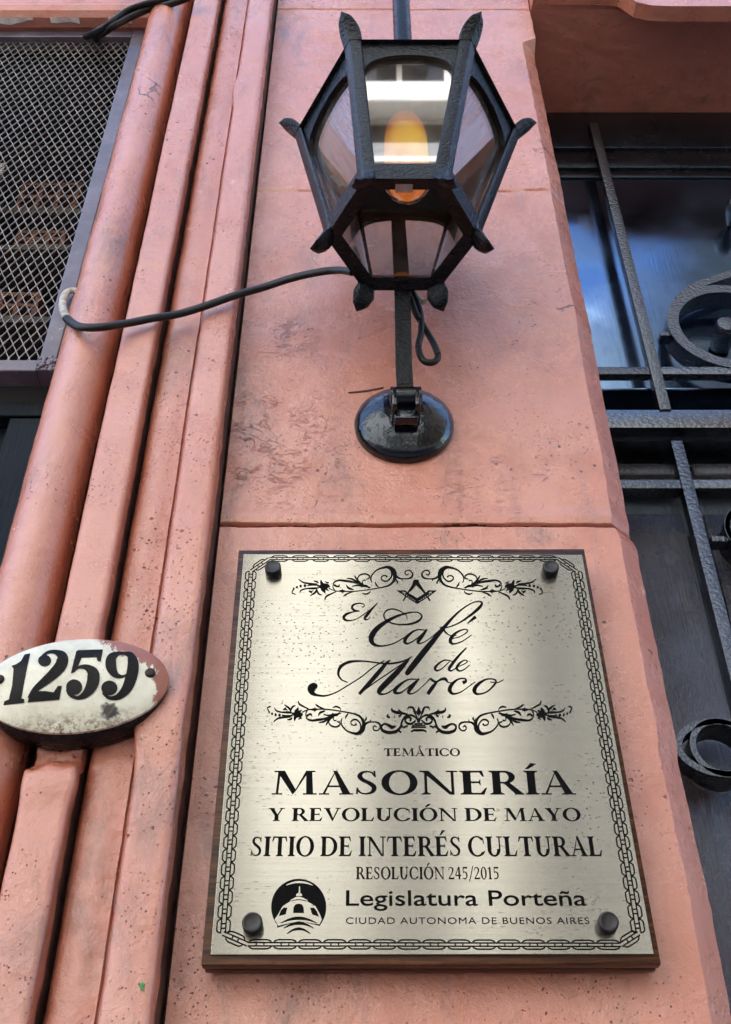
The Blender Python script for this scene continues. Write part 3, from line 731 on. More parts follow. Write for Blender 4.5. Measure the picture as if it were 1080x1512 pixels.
b.tube([(XT, YLc, 4.40), (XT, YLc + .02, 4.48), (XT, -.08, 4.52), (XT, .004, 4.52)], .016, 10); b.build('hanging_post', POSTM, lan, 50)
b = MB(); bz = zt_ + .060
prof = [(.019, 0), (.024, .008), (.034, .022), (.0400, .045), (.0425, .08), (.0425, .15), (.040, .18), (.034, .203), (.022, .220), (.008, .227)]
b.lathe([(r, bz - h) for r, h in prof], (XLc + .007, YLc, 0), 'Z', 40); bulb = b.build('bulb', BULBGLASS, lan, 60)
b = MB(); b.lathe([(r * .84, bz - .012 - h * .93) for r, h in prof], (XLc + .007, YLc, 0), 'Z', 40); b.build('amber_core', BULB, bulb, 60)
b = MB(); b.lathe([(.016, bz + .042), (.016, bz + .004), (.014, bz + .0005)], (XLc + .007, YLc, 0), 'Z', 24); b.build('socket', IRON, bulb, 40)
# wall plate, hinge and arm
b = MB(); b.lathe([(.0745, .002), (.0755, -.006), (.0735, -.013), (.066, -.020), (.052, -.027), (.036, -.033), (.020, -.036), (.005, -.0365)], (bp.x, 0, bp.z), 'Y', 64); b.build('back_plate', IRONG, lan, 50)
b = MB(); hx = bp.x + .001; hz_ = ZV(588, -.06)
b.box(hx - .021, hx - .0125, -.078, -.030, bp.z - .030, hz_ + .006, .003); b.box(hx + .0125, hx + .021, -.078, -.030, bp.z - .030, hz_ + .006, .003)
b.box(hx - .018, hx + .018, -.060, -.030, bp.z - .040, bp.z - .012, .004)
b.lathe([(.006, -.024), (.016, -.0225), (.016, .0225), (.006, .024)], (hx, -.062, hz_), 'X', 24)
b.build('hinge', IRONG, lan, 40)
b = MB(); ax = XU(596, 500, -.10); ap = [(-.064, hz_), (-.082, hz_ + .05), (YLc + .866 * Rb + .008, zb_ - .012), (YLc + .866 * Rb + .012, zb_ + .01), (YLc + .866 * Rt + .006, zt_ - .01)]
ap = catmull(ap, 6)
def sec(i):
    y, z = ap[i]; y0, z0 = ap[max(0, i - 1)]; y1, z1 = ap[min(len(ap) - 1, i + 1)]; L = math.hypot(y1 - y0, z1 - z0); ny, nz_ = (z1 - z0) / L, -(y1 - y0) / L
    x = hx + (ax - hx) * min(1, i / 6)
    h2, w2 = .006, .0122
    return [Vector((x - w2, y - ny * h2, z - nz_ * h2)), Vector((x + w2, y - ny * h2, z - nz_ * h2)), Vector((x + w2, y + ny * h2, z + nz_ * h2)), Vector((x - w2, y + ny * h2, z + nz_ * h2))]
b.sweep(ap, sec); b.build('bracket_arm', IRON, lan, 40)
b = MB(); b.tube([(*P(606, 425, -.10),), (*P(620, 458, -.085),), (*P(622, 490, -.08),), (*P(618, 512, -.08),), (*P(625, 532, -.08),), (*P(640, 535, -.08),), (*P(647, 526, -.08),), (*P(640, 506, -.08),), (*P(626, 482, -.075),), (*P(614, 462, -.09),), (*P(606, 440, -.10),)], .0052, 10)
b.build('wire_loop', RUBBER, lan, 60)
b = MB(); b.tube([(*P(612, 432, -.09), .004), (*P(625, 446, -.085), .0045), (*P(640, 436, -.09), .003)], .004, 8); b.build('wire_tail', CABLEGREY, lan, 60)

# ---------------------------------------------------------------- cables
cb = [P(522, 402, -.13), P(500, 399, -.11), P(470, 402, -.10), P(430, 411, -.085), P(390, 424, -.068), P(345, 437, -.074), P(300, 453, -.072), P(262, 464, -.070), P(225, 470, -.083), P(190, 477, -.086), P(150, 483, -.098), P(122, 483, -.096), P(108, 478, -.085), P(99, 470, -.066)]
b = MB(); b.tube(cb, .0072, 12, .8, Vector((0, 1, 0)))
cab = b.build('cable', RUBBER, None, 60); tag(cab, 'flat black cable sagging from the lantern across the pink ribs to the window frame', 'cable')
b = MB(); b.tube([P(104, 475, -.077), P(99, 470, -.066), P(94, 458, -.046), P(93, 446, -.032), P(97, 434, -.024), P(106, 429, -.020), P(118, 431, -.018)], .0068, 12, .62, Vector((0, 1, 0)))
b.build('cable_end', CABLEGREY, cab, 60)
for pts, lab in (([P(300, -14, -.11), P(262, 3, -.09), P(225, 12, -.07), P(190, 27, -.065), P(160, 44, -.06), P(140, 60, .01)], 'upper of the two black cables at the top of the meshed window'),
                 ([P(300, -22, -.115), P(250, -2, -.09), P(215, 6, -.08), P(185, 18, -.07), P(155, 40, -.065), P(120, 58, .012)], 'lower black cable crossing the top corner of the meshed window')):
    b = MB(); b.tube(pts, .0075, 12, .8); o = b.build('cable', RUBBER, None, 60); tag(o, lab, 'cable', 'cables at the window head')

# ---------------------------------------------------------------- house number
NC = P(113, 1011, -.088); ANG = math.radians(9.0); SA, SB = .1045, .0625
def dome(x, z):
    c, s = math.cos(ANG), math.sin(ANG); dx, dz = x - NC.x, z - NC.z
    a = (dx * c + dz * s) / SA; bb = (-dx * s + dz * c) / SB; q = min(1, a * a + bb * bb)
    tilt = -.0885 + .012 * a
    return tilt - .0125 * (1 - q) ** .8 * 1.0
num = thing('house_number', 'oval white enamel house number plate reading 1259, smeared with pink paint', 'sign', (NC.x, -.08, NC.z))
b = MB(); vs = []; fs = []; NA, NR = 96, 22
for r in range(NR + 1):
    for a in range(NA):
        f = (r / NR) ** .8; t = 2 * math.pi * a / NA
        lx, lz = SA * f * math.cos(t), SB * f * math.sin(t)
        x = NC.x + lx * math.cos(ANG) - lz * math.sin(ANG); z = NC.z + lx * math.sin(ANG) + lz * math.cos(ANG)
        vs.append((x, dome(x, z), z))
for r in range(NR):
    for a in range(NA): fs.append((r * NA + a, r * NA + (a + 1) % NA, (r + 1) * NA + (a + 1) % NA, (r + 1) * NA + a))
base_i = len(vs)
for a in range(NA):
    x, y, z = vs[NR * NA + a]; vs.append((x, y + .004, z))
for a in range(NA): fs.append((NR * NA + a, NR * NA + (a + 1) % NA, base_i + (a + 1) % NA, base_i + a))
bi2 = len(vs)
for a in range(NA):
    x, y, z = vs[NR * NA + a]; vs.append((NC.x + (x - NC.x) * .93, y + .005, NC.z + (z - NC.z) * .90))
for a in range(NA): fs.append((base_i + a, base_i + (a + 1) % NA, bi2 + (a + 1) % NA, bi2 + a))
b.add(vs, fs); plate = b.build('enamel_plate', ENAMEL, num, 50)
b = MB(); rim = [Vector(v) for v in vs[NR * NA:NR * NA + NA]]
rr = []
for f, dy in ((.972, .0042), (.985, .012), (.97, .036)): rr += [Vector((NC.x + (p.x - NC.x) * f, p.y + dy, NC.z + (p.z - NC.z) * f - (.0045 if dy > .005 else 0))) for p in rim]
b.add(rr, [(r * NA + a, r * NA + (a + 1) % NA, (r + 1) * NA + (a + 1) % NA, (r + 1) * NA + a) for r in range(2) for a in range(NA)] + [tuple(range(NA))[::-1], tuple(range(2 * NA, 3 * NA))])
b.build('shade_backing', IRON, num, 40)  # black skirt deepened to stand for the shadow gap under the plate
def on_dome(u, v, off=.0006):
    y = -.095
    for _ in range(5): p = P(u, v, y); y = dome(p.x, p.z) - off
    return P(u, v, y)
def N2(x, y): return (x / 4.154, 920 + y / 4.154)
def fan_ribbon(pts, sub=8):
    c = catmull(pts, sub); L = []; R = []
    for i, (x, y, w) in enumerate(c):
        a = c[max(0, i - 1)]; b_ = c[min(len(c) - 1, i + 1)]; tx, ty = b_[0] - a[0], b_[1] - a[1]; l = math.hypot(tx, ty) or 1
        nx, ny = -ty / l, tx / l; w = max(w, 1e-3)
        L.append((x + nx * w / 2, y + ny * w / 2)); R.append((x - nx * w / 2, y - ny * w / 2))
    return [[L[i], L[i + 1], R[i + 1], R[i]] for i in range(len(c) - 1)]
def disc(x, y, r, n=20, ry=None): return [(x + r * math.cos(2 * math.pi * k / n), y + (ry or r) * math.sin(2 * math.pi * k / n)) for k in range(n)]
def subdiv_poly(poly, m):
    bm = bmesh.new(); vs = [bm.verts.new((x, y, 0)) for x, y in poly]; f = bm.faces.new(vs)
    bmesh.ops.triangulate(bm, faces=[f])
    bmesh.ops.subdivide_edges(bm, edges=list(bm.edges), cuts=m, use_grid_fill=True)
    bmesh.ops.triangulate(bm, faces=list(bm.faces)); bm.verts.index_update()
    r = ([(v.co.x, v.co.y) for v in bm.verts], [[v.index for v in f.verts] for f in bm.faces]); bm.free(); return r
DIG = {
 '1': ([[(72, 262), (100, 252), (130, 232), (152, 192), (187, 185), (168, 270), (148, 370), (132, 462), (150, 466), (147, 490), (22, 503), (27, 480), (55, 468), (76, 380), (100, 282), (84, 280)]], []),
 '2': ([disc(275, 230, 40, 20, 36), [(170, 486), (182, 446), (225, 418), (275, 416), (330, 424), (356, 385), (381, 384), (365, 470)]],
       [[(262, 200, 14), (300, 177, 18), (345, 178, 30), (382, 205, 66), (376, 255, 72), (330, 310, 64), (270, 362, 50), (215, 410, 36), (180, 462, 24)]]),
 '5': ([[(478, 165), (633, 161), (619, 236), (600, 232), (592, 208), (500, 212), (480, 208)], [(470, 170), (500, 170), (502, 212), (478, 268), (462, 298), (436, 310), (452, 240)], disc(456, 393, 50, 20, 48)],
       [[(446, 300, 12), (485, 270, 18), (535, 272, 38), (572, 308, 72), (568, 372, 74), (530, 432, 50), (478, 458, 24), (430, 438, 22), (412, 405, 16)]]),
 '9': ([disc(672, 398, 50, 20, 46)],
       [[(772, 184, 12), (728, 186, 24), (688, 212, 58), (682, 262, 66), (706, 312, 44), (748, 328, 18), (785, 312, 10)], [(760, 184, 14), (800, 198, 44), (818, 250, 68), (808, 325, 72), (778, 402, 62), (726, 452, 38), (670, 458, 22), (632, 425, 18)]]),
}
for k, (polys, ribs) in DIG.items():
    b = MB()
    for pl in polys:
        vv, ff = subdiv_poly(pl, 3); b.add([on_dome(*N2(x, y), .0007 + .00002 * b.k) for x, y in vv], ff); b.k += 1
    for rb in ribs:
        for qd in fan_ribbon(rb): b.add([on_dome(*N2(x, y), .0007 + .00002 * b.k) for x, y in qd], [(0, 1, 2, 3)])
        b.k += 1
    b.build('numeral', NUMINK, plate, fix=False)
for (u, v) in ((222, 994), (-1, 1004)):
    q = on_dome(u, v, .0); b = MB(); b.lathe([(.0062, .002), (.0062, -.0015), (.0045, -.0035), (.001, -.004)], q, 'Y', 20); b.build('screw', BRASS, num, 40)

# ---------------------------------------------------------------- plaque
YP = -.042
pt = thing('plaque', 'brushed metal plaque with black lettering on a wooden board', 'plaque', tuple(P(636, 1425, -.02)))
YW = -.039
c4 = [P(353, 812, YW), P(863, 810, YW), P(977, 1424, YW), P(297, 1425, YW)]
def quad_prism(c, y0, y1, inset=0.0):
    ctr = sum(c, Vector()) / 4; r = []
    for y in (y0, y1): r += [Vector((p.x + (inset if p.x < ctr.x else -inset), y, p.z + (inset if p.z < ctr.z else -inset))) for p in c]
    return r
b = MB()
for (y0, y1, ins) in ((-.039, -.0255, .0), (-.0252, -.0195, .0035), (-.0192, -.0085, .001), (-.0082, .003, .0045)):
    bm = bmesh.new(); vv = [bm.verts.new(p) for p in quad_prism(c4, y0, y1, ins)]
    for f in ((0, 1, 2, 3), (7, 6, 5, 4), (0, 4, 5, 1), (1, 5, 6, 2), (2, 6, 7, 3), (3, 7, 4, 0)): bm.faces.new([vv[i] for i in f])
    bmesh.ops.bevel(bm, geom=list(bm.edges), offset=.0016, segments=2, profile=.5, affect='EDGES'); b.bm(bm)
b.build('wooden_board', WOOD, pt, 40)
m4 = [P(360, 818, YP), P(860, 819, YP), P(966, 1409, YP), P(311, 1410, YP)]
bm = bmesh.new(); vv = [bm.verts.new(p) for p in quad_prism(m4, YP, -.0393)]
for f in ((0, 1, 2, 3), (7, 6, 5, 4), (0, 4, 5, 1), (1, 5, 6, 2), (2, 6, 7, 3), (3, 7, 4, 0)): bm.faces.new([vv[i] for i in f])
bmesh.ops.bevel(bm, geom=list(bm.edges), offset=.0006, segments=2, profile=.5, affect='EDGES'); b = MB(); b.bm(bm)
mp = b.build('metal_plate', PLATE, pt)
for (u, v) in ((404, 845), (812, 845), (374, 1368), (896, 1367)):
    q = P(u, v, YP); b = MB(); b.lathe([(.0106, -.0001), (.0106, -.0120), (.0098, -.0132), (.0085, -.0135), (.0080, -.0131), (.002, -.0131)], q, 'Y', 32); b.build('bolt_cap', BLACKPL, pt, 40)
# ink: pixel-traced strokes and letters lie on the plate
class INKB(MB):
    def y(s): s.k += 1; return YP - .00025 - .000004 * s.k
    def pix(s, poly):
        y = YP - .00025 - .000004 * s.k
        s.add([P(u, v, y) for u, v in poly], [tuple(range(len(poly)))])
    def rib(s, pts, T, sub=7):
        s.k += 1
        for qd in fan_ribbon([(x, y, w) for x, y, w in pts], sub): s.pix([T(*p) for p in qd])
    def poly(s, pts, T): s.k += 1; s.pix([T(*p) for p in pts])
    def xz(s, poly, y): s.add([Vector((x, y, z)) for x, z in poly], [tuple(range(len(poly)))])
    def done(s, name, mat=None):
        o = obj(name, s.v, s.f, mat or INK, mp)
        bm = bmesh.new(); bm.from_mesh(o.data)
        for f in bm.faces:
            f.normal_update()
        bmesh.ops.reverse_faces(bm, faces=[f for f in bm.faces if f.normal.y > 0]); bm.to_mesh(o.data); bm.free(); return o

# serif capitals built from stems, bowls and serifs
ST, TN, SH, SO = .190, .068, .050, .070
class G:
    def __init__(s): s.p = []
    def rect(s, x0, x1, y0, y1): s.p.append([(x0, y0), (x1, y0), (x1, y1), (x0, y1)])
    def stem(s, x, w=ST, b=True, t=True, y0=0, y1=1):
        s.rect(x, x + w, y0, y1)
        for on, yy, dr in ((b, y0, 1), (t, y1, -1)):
            if on:
                s.rect(x - SO, x + w + SO, yy, yy + dr * SH)
                s.p.append([(x - SO * .5, yy + dr * SH), (x, yy + dr * SH), (x, yy + dr * (SH + .05))]); s.p.append([(x + w, yy + dr * SH), (x + w + SO * .5, yy + dr * SH), (x + w, yy + dr * (SH + .05))])
    def diag(s, x0, y0, x1, y1, w): s.p.append([(x0 - w / 2, y0), (x0 + w / 2, y0), (x1 + w / 2, y1), (x1 - w / 2, y1)])
    def serif(s, x, y, a, b): s.rect(x - a, x + b, *( (y, y + SH) if y < .5 else (y - SH, y)))
    def ring(s, cx, cy, rx, ry, tx, ty, a0=0, a1=360, n=36, tilt=0.0):
        pr = None
        for k in range(n + 1):
            a = math.radians(a0 + (a1 - a0) * k / n)
            o = (cx + rx * math.cos(a), cy + ry * math.sin(a)); i = (cx + (rx - tx) * math.cos(a + tilt), cy + (ry - ty) * math.sin(a + tilt))
            if pr: s.p.append([pr[0], o, i, pr[1]])
            pr = (o, i)
    def rib(s, pts, sub=6): s.p += fan_ribbon(pts, sub)
    def acute(s, x): s.p.append([(x - .04, 1.08), (x + .04, 1.08), (x + .24, 1.30), (x + .10, 1.33)])
def glyph(ch):
    g = G(); ac = ch in 'ÁÉÍÓ'; c = {'Á': 'A', 'É': 'E', 'Í': 'I', 'Ó': 'O'}.get(ch, ch); S = ST
    if c == 'I': g.stem(SO); w = S + 2 * SO; ax = w / 2
    elif c == 'L':
        g.stem(SO); g.rect(SO + S, .58, 0, TN); g.p.append([(.50, TN), (.58, 0), (.64, .30), (.60, .30)]); w = .66
    elif c == 'E':
        g.stem(SO); x = SO + S; g.rect(x, .56, 0, TN); g.p.append([(.48, TN), (.56, 0), (.63, .27), (.59, .27)])
        g.rect(x, .54, 1 - TN, 1); g.p.append([(.47, 1 - TN), (.54, 1), (.575, .76), (.535, .76)]); g.rect(x, .46, .48, .48 + TN); g.p.append([(.43, .51), (.485, .65), (.485, .37)]); w = .65; ax = .36
    elif c == 'T':
        g.stem(.285, t=False); g.rect(.04, .70, 1 - TN, 1); g.p.append([(.0, .74), (.045, .74), (.12, 1 - TN), (.045, 1)]); g.p.append([(.735, .74), (.69, .74), (.615, 1 - TN), (.69, 1)]); w = .735
    elif c == 'A':
        g.p.append([(.395, 1), (.355, .93), (.085, .03), (.145, .03)]); g.p.append([(.33, 1), (.425, 1), (.745, .03), (.555, .03)]); g.rect(.20, .55, .31, .31 + TN); g.serif(.11, 0, .11, .13); g.serif(.65, 0, .17, .16); w = .81; ax = .38
    elif c == 'N':
        g.stem(.11, TN, True, False); g.p.append([(.04, 1), (.22, 1), (.80, 0), (.70, 0)]); g.rect(.0, .15, 1 - SH, 1); g.rect(.745, .745 + TN, .0, 1); g.serif(.775, 1, .14, .13); w = .91
    elif c == 'M':
        g.p.append([(.10, 0), (.155, 0), (.195, .96), (.135, .96)]); g.serif(.125, 0, .12, .13); g.p.append([(.10, 1), (.29, 1), (.565, .22), (.50, 0)]); g.p.append([(.50, 0), (.56, .12), (.875, 1), (.80, 1)])
        g.p.append([(.80, 1), (.945, 1), (.985, 0), (.82, 0)]); g.serif(.90, 0, .155, .17); g.rect(.04, .13, 1 - SH, 1); g.rect(.93, 1.02, 1 - SH, 1); w = 1.07
    elif c in 'O': g.ring(.43, .5, .43, .525, .18, .062, tilt=.0); w = .86; ax = .40
    elif c == '0': g.ring(.26, .5, .26, .515, .135, .06); w = .52
    elif c == 'C':
        g.ring(.44, .5, .44, .525, .175, .065, 42, 322); g.p.append([(.735, .64), (.70, .95), (.755, .87), (.785, .64)]); g.p.append([(.70, .10), (.80, .22), (.775, .27), (.68, .17)]); w = .81
    elif c == 'D':
        g.stem(SO); g.rect(SO + S, .36, 0, TN); g.rect(SO + S, .36, 1 - TN, 1); g.ring(.34, .5, .47, .5, .18, TN, -90, 90, 24); w = .83
    elif c == 'R':
        g.stem(SO); x = SO + S; g.rect(x, .36, 1 - TN, 1); g.rect(x, .40, .46, .46 + TN); g.ring(.35, .73, .265, .27, .155, TN, -90, 90, 20); g.p.append([(.33, .48), (.47, .50), (.79, .02), (.60, .02)]); g.rect(.58, .80, 0, SH); w = .78
    elif c == 'S':
        g.rib([(.45, .78, .04), (.40, .91, .05), (.28, .968, .06), (.15, .91, .09), (.105, .76, .12), (.18, .61, .125), (.34, .47, .125), (.44, .31, .125), (.41, .12, .10), (.27, .032, .06), (.13, .07, .05), (.05, .22, .04)])
        g.p.append([(.43, .99), (.475, .99), (.49, .73), (.45, .73)]); g.p.append([(.015, .02), (.06, .02), (.07, .28), (.025, .28)]); w = .57
    elif c == 'U':
        g.stem(.075, b=False, y0=.3); g.ring(.385, .36, .31, .385, .165, .075, 180, 360, 24); g.rect(.695 - TN, .695, .34, 1); g.serif(.665, 1, .14, .13); w = .81
    elif c == 'V': g.p.append([(.05, .98), (.25, .98), (.46, .12), (.40, -.01)]); g.p.append([(.66, .98), (.725, .98), (.43, -.01), (.39, .06)]); g.serif(.14, 1, .14, .18); g.serif(.69, 1, .14, .12); w = .81
    elif c == 'Y': g.stem(.30, t=False, y1=.46); g.p.append([(.05, .98), (.25, .98), (.465, .44), (.30, .44)]); g.p.append([(.62, .98), (.69, .98), (.465, .42), (.40, .42)]); g.serif(.14, 1, .14, .16); g.serif(.655, 1, .13, .12); w = .78
    elif c == '1': g.stem(.16, .14, t=False); g.p.append([(.03, .86), (.30, 1.0), (.30, .90), (.05, .82)]); w = .44
    elif c == '2': g.rib([(.06, .74, .06), (.12, .91, .06), (.25, .965, .07), (.38, .88, .11), (.41, .72, .12), (.33, .48, .09), (.18, .25, .07), (.06, .07, .07)]); g.rect(.03, .50, 0, .12); g.p.append([(.44, .12), (.50, .0), (.54, .20), (.50, .20)]); w = .54
    elif c == '4': g.rect(.30, .44, 0, 1); g.rect(.02, .54, .25, .25 + .10); g.p.append([(.02, .35), (.02, .28), (.34, 1), (.30, .86)]); g.p.append([(.02, .35), (.10, .35), (.36, .98), (.30, 1)]); w = .56
    elif c == '5': g.rect(.09, .48, .88, 1); g.rect(.09, .15, .50, .95); g.rib([(.10, .53, .05), (.22, .59, .06), (.35, .53, .10), (.42, .34, .12), (.37, .13, .10), (.22, .035, .07), (.06, .08, .07)]); w = .53
    elif c == '/': g.diag(.04, -.18, .40, 1.08, .085); w = .40
    else: w = .3
    if ac: g.acute(ax - .08)
    return g.p, w
def serif_line(txt, u0, u1, vb, vt, gap=.05, space=.30, bold=1.0):
    b = INKB(); x = 0; items = []
    for ch in txt:
        if ch == ' ': x += space; continue
        ps, w = glyph(ch); items.append((ps, x)); x += w + gap
    tot = x - gap
    y = YP - .0003
    A, B = P(u0, vb, y), P(u1, vb, y); zb0 = A.z; zh = P(u0, vt, y).z - zb0; sx = (B.x - A.x) / tot
    for ps, xo in items:
        for k, pl in enumerate(ps):
            b.xz([(A.x + (xo + px) * sx, zb0 + py * zh) for px, py in pl], y - .000004 * (k % 40))
    return b.done('lettering')
serif_line('TEMÁTICO', 567, 680, 1116, 1105)
serif_line('MASONERÍA', 401, 851, 1173, 1138)
serif_line('Y REVOLUCIÓN DE MAYO', 396, 859, 1212, 1193, .05, .30)
serif_line('SITIO DE INTERÉS CULTURAL', 370, 891, 1264, 1235, .05, .26)
serif_line('RESOLUCIÓN 245/2015', 526, 738, 1298, 1280, .06, .26)
def sans_line(txt, u0, u1, vb, vcap, off=.0, spc=1.0):
    cu = bpy.data.curves.new('t', 'FONT'); cu.body = txt; cu.size = 1; cu.offset = off; cu.space_character = spc; cu.resolution_u = 6
    to = bpy.data.objects.new('t', cu); COL.objects.link(to)
    bpy.context.view_layer.update(); dg = bpy.context.evaluated_depsgraph_get()
    me = bpy.data.meshes.new_from_object(to.evaluated_get(dg)); vs = [v.co.copy() for v in me.vertices]; fs = [tuple(p.vertices) for p in me.polygons]
    bpy.data.objects.remove(to); bpy.data.curves.remove(cu); bpy.data.meshes.remove(me)
    x0 = min(v.x for v in vs); x1 = max(v.x for v in vs)
    cap = .729 + off
    y = YP - .0003; A, B = P(u0, vb, y), P(u1, vb, y); zh = P(u0, vcap, y).z - A.z
    b = INKB(); b.add([Vector((A.x + (v.x - x0) / (x1 - x0) * (B.x - A.x), y, A.z + v.y / cap * zh)) for v in vs], fs)
    return b.done('lettering')
sans_line('Legislatura Porteña', 511, 867, 1337, 1313, .007)
sans_line('CIUDAD AUTONOMA DE BUENOS AIRES', 511, 871, 1364, 1354, .0, 1.12)
# script title traced as swelling pen strokes
def T6(x, y): return (440 + x / 3.375, 880 + y / 3.375)
SCR = [
 [(322, 57, 3), (333, 46, 3), (318, 37, 4), (295, 37, 5), (275, 46, 8), (271, 60, 9), (285, 72, 8), (308, 75, 4)],
 [(308, 74, 3), (270, 80, 5), (240, 92, 10), (229, 107, 11), (240, 120, 8), (270, 121, 4), (300, 110, 3), (330, 90, 3), (365, 65, 3)],
 
 [(398, 35, 3), (375, 58, 7), (350, 88, 11), (335, 108, 10), (338, 117, 6), (350, 115, 3), (362, 105, 2)],
 [(545, 115, 3), (540, 95, 3), (510, 75, 4), (470, 64, 5), (440, 74, 5), (429, 98, 5), (445, 124, 5), (490, 140, 5), (550, 141, 7), (600, 125, 9), (618, 101, 6), (600, 82, 4), (560, 82, 5), (500, 98, 9), (440, 128, 14), (392, 165, 20), (368, 202, 23), (370, 230, 17), (392, 246, 10), (430, 248, 5), (480, 235, 4), (530, 207, 3)],
 [(645, 172, 3), (622, 168, 4), (592, 169, 5), (562, 186, 9), (538, 210, 14), (534, 230, 12), (550, 236, 6), (582, 220, 4), (610, 197, 3), (636, 172, 3)],
 [(644, 166, 6), (618, 200, 15), (600, 225, 14), (606, 236, 6), (632, 228, 3), (662, 208, 3), (715, 162, 3)],
 [(540, 392, 12), (555, 372, 22), (605, 308, 24), (655, 246, 22), (705, 185, 17), (765, 115, 10), (815, 68, 6), (865, 36, 4), (902, 26, 4), (918, 36, 8), (904, 58, 12), (860, 96, 9), (795, 138, 5), (725, 162, 3)],
 [(706, 158, 3), (722, 160, 8), (738, 182, 6), (760, 196, 3), (790, 196, 3)],
 [(766, 212, 3), (800, 205, 3), (835, 187, 4), (846, 172, 5), (828, 166, 4), (790, 182, 8), (764, 210, 14), (762, 230, 12), (780, 238, 6), (820, 225, 4), (866, 194, 3)],
 [(845, 136, 3), (865, 120, 8), (887, 103, 13)],
 [(776, 328, 3), (752, 320, 4), (726, 321, 5), (698, 340, 8), (684, 360, 10), (696, 372, 6), (725, 356, 4), (756, 326, 3)],
 [(840, 258, 5), (802, 298, 9), (768, 340, 12), (754, 363, 11), (766, 372, 5), (800, 350, 3)],
 [(796, 353, 3), (830, 338, 3), (846, 325, 4), (830, 320, 4), (806, 335, 8), (792, 358, 10), (806, 373, 6), (830, 365, 4), (857, 343, 3)],
 [(98, 452, 12), (82, 450, 30), (70, 462, 36), (72, 480, 22), (90, 492, 10), (135, 497, 6), (190, 480, 4), (250, 445, 4), (320, 400, 4), (380, 352, 4), (432, 322, 4)],
 [(248, 430, 3), (218, 416, 5), (202, 388, 9), (214, 352, 12), (258, 328, 10), (320, 324, 6), (380, 330, 5), (440, 337, 6), (500, 331, 7), (540, 318, 5), (570, 301, 3)],
 [(462, 320, 4), (440, 336, 12), (400, 384, 17), (345, 446, 15), (306, 488, 11)],
 [(308, 487, 3), (370, 440, 4), (440, 392, 4), (510, 345, 4), (545, 320, 4)],
 [(560, 306, 4), (535, 336, 14), (480, 395, 22), (420, 455, 22), (405, 478, 16), (420, 489, 7), (450, 482, 4), (495, 452, 3)],
 [(606, 420, 3), (582, 414, 4), (548, 417, 5), (514, 438, 10), (487, 464, 15), (488, 482, 12), (518, 479, 5), (560, 446, 4), (592, 420, 3)],
 [(604, 412, 6), (570, 450, 16), (552, 476, 13), (562, 487, 6), (592, 475, 3), (645, 428, 3)],
 [(640, 432, 3), (660, 412, 6), (672, 420, 9), (690, 427, 6), (716, 414, 9), (736, 414, 12), (748, 430, 4)],
 [(700, 420, 4), (672, 454, 15), (648, 488, 13)], [(748, 430, 3), (770, 432, 2.5)],
 [(822, 432, 14), (838, 424, 10), (832, 411, 5), (800, 414, 6), (768, 440, 13), (757, 468, 16), (775, 487, 8), (812, 478, 4), (850, 452, 3), (884, 428, 3)],
 [(975, 413, 4), (938, 415, 6), (898, 440, 13), (880, 468, 16), (895, 488, 8), (940, 478, 5), (976, 446, 8), (988, 424, 7), (972, 412, 4)],
 [(960, 428, 3), (998, 430, 3), (1026, 416, 3)],
]
b = INKB()
for s in SCR: b.rib([(x, y, w * 1.22 + .6) for x, y, w in s], T6)
b.done('script_title')
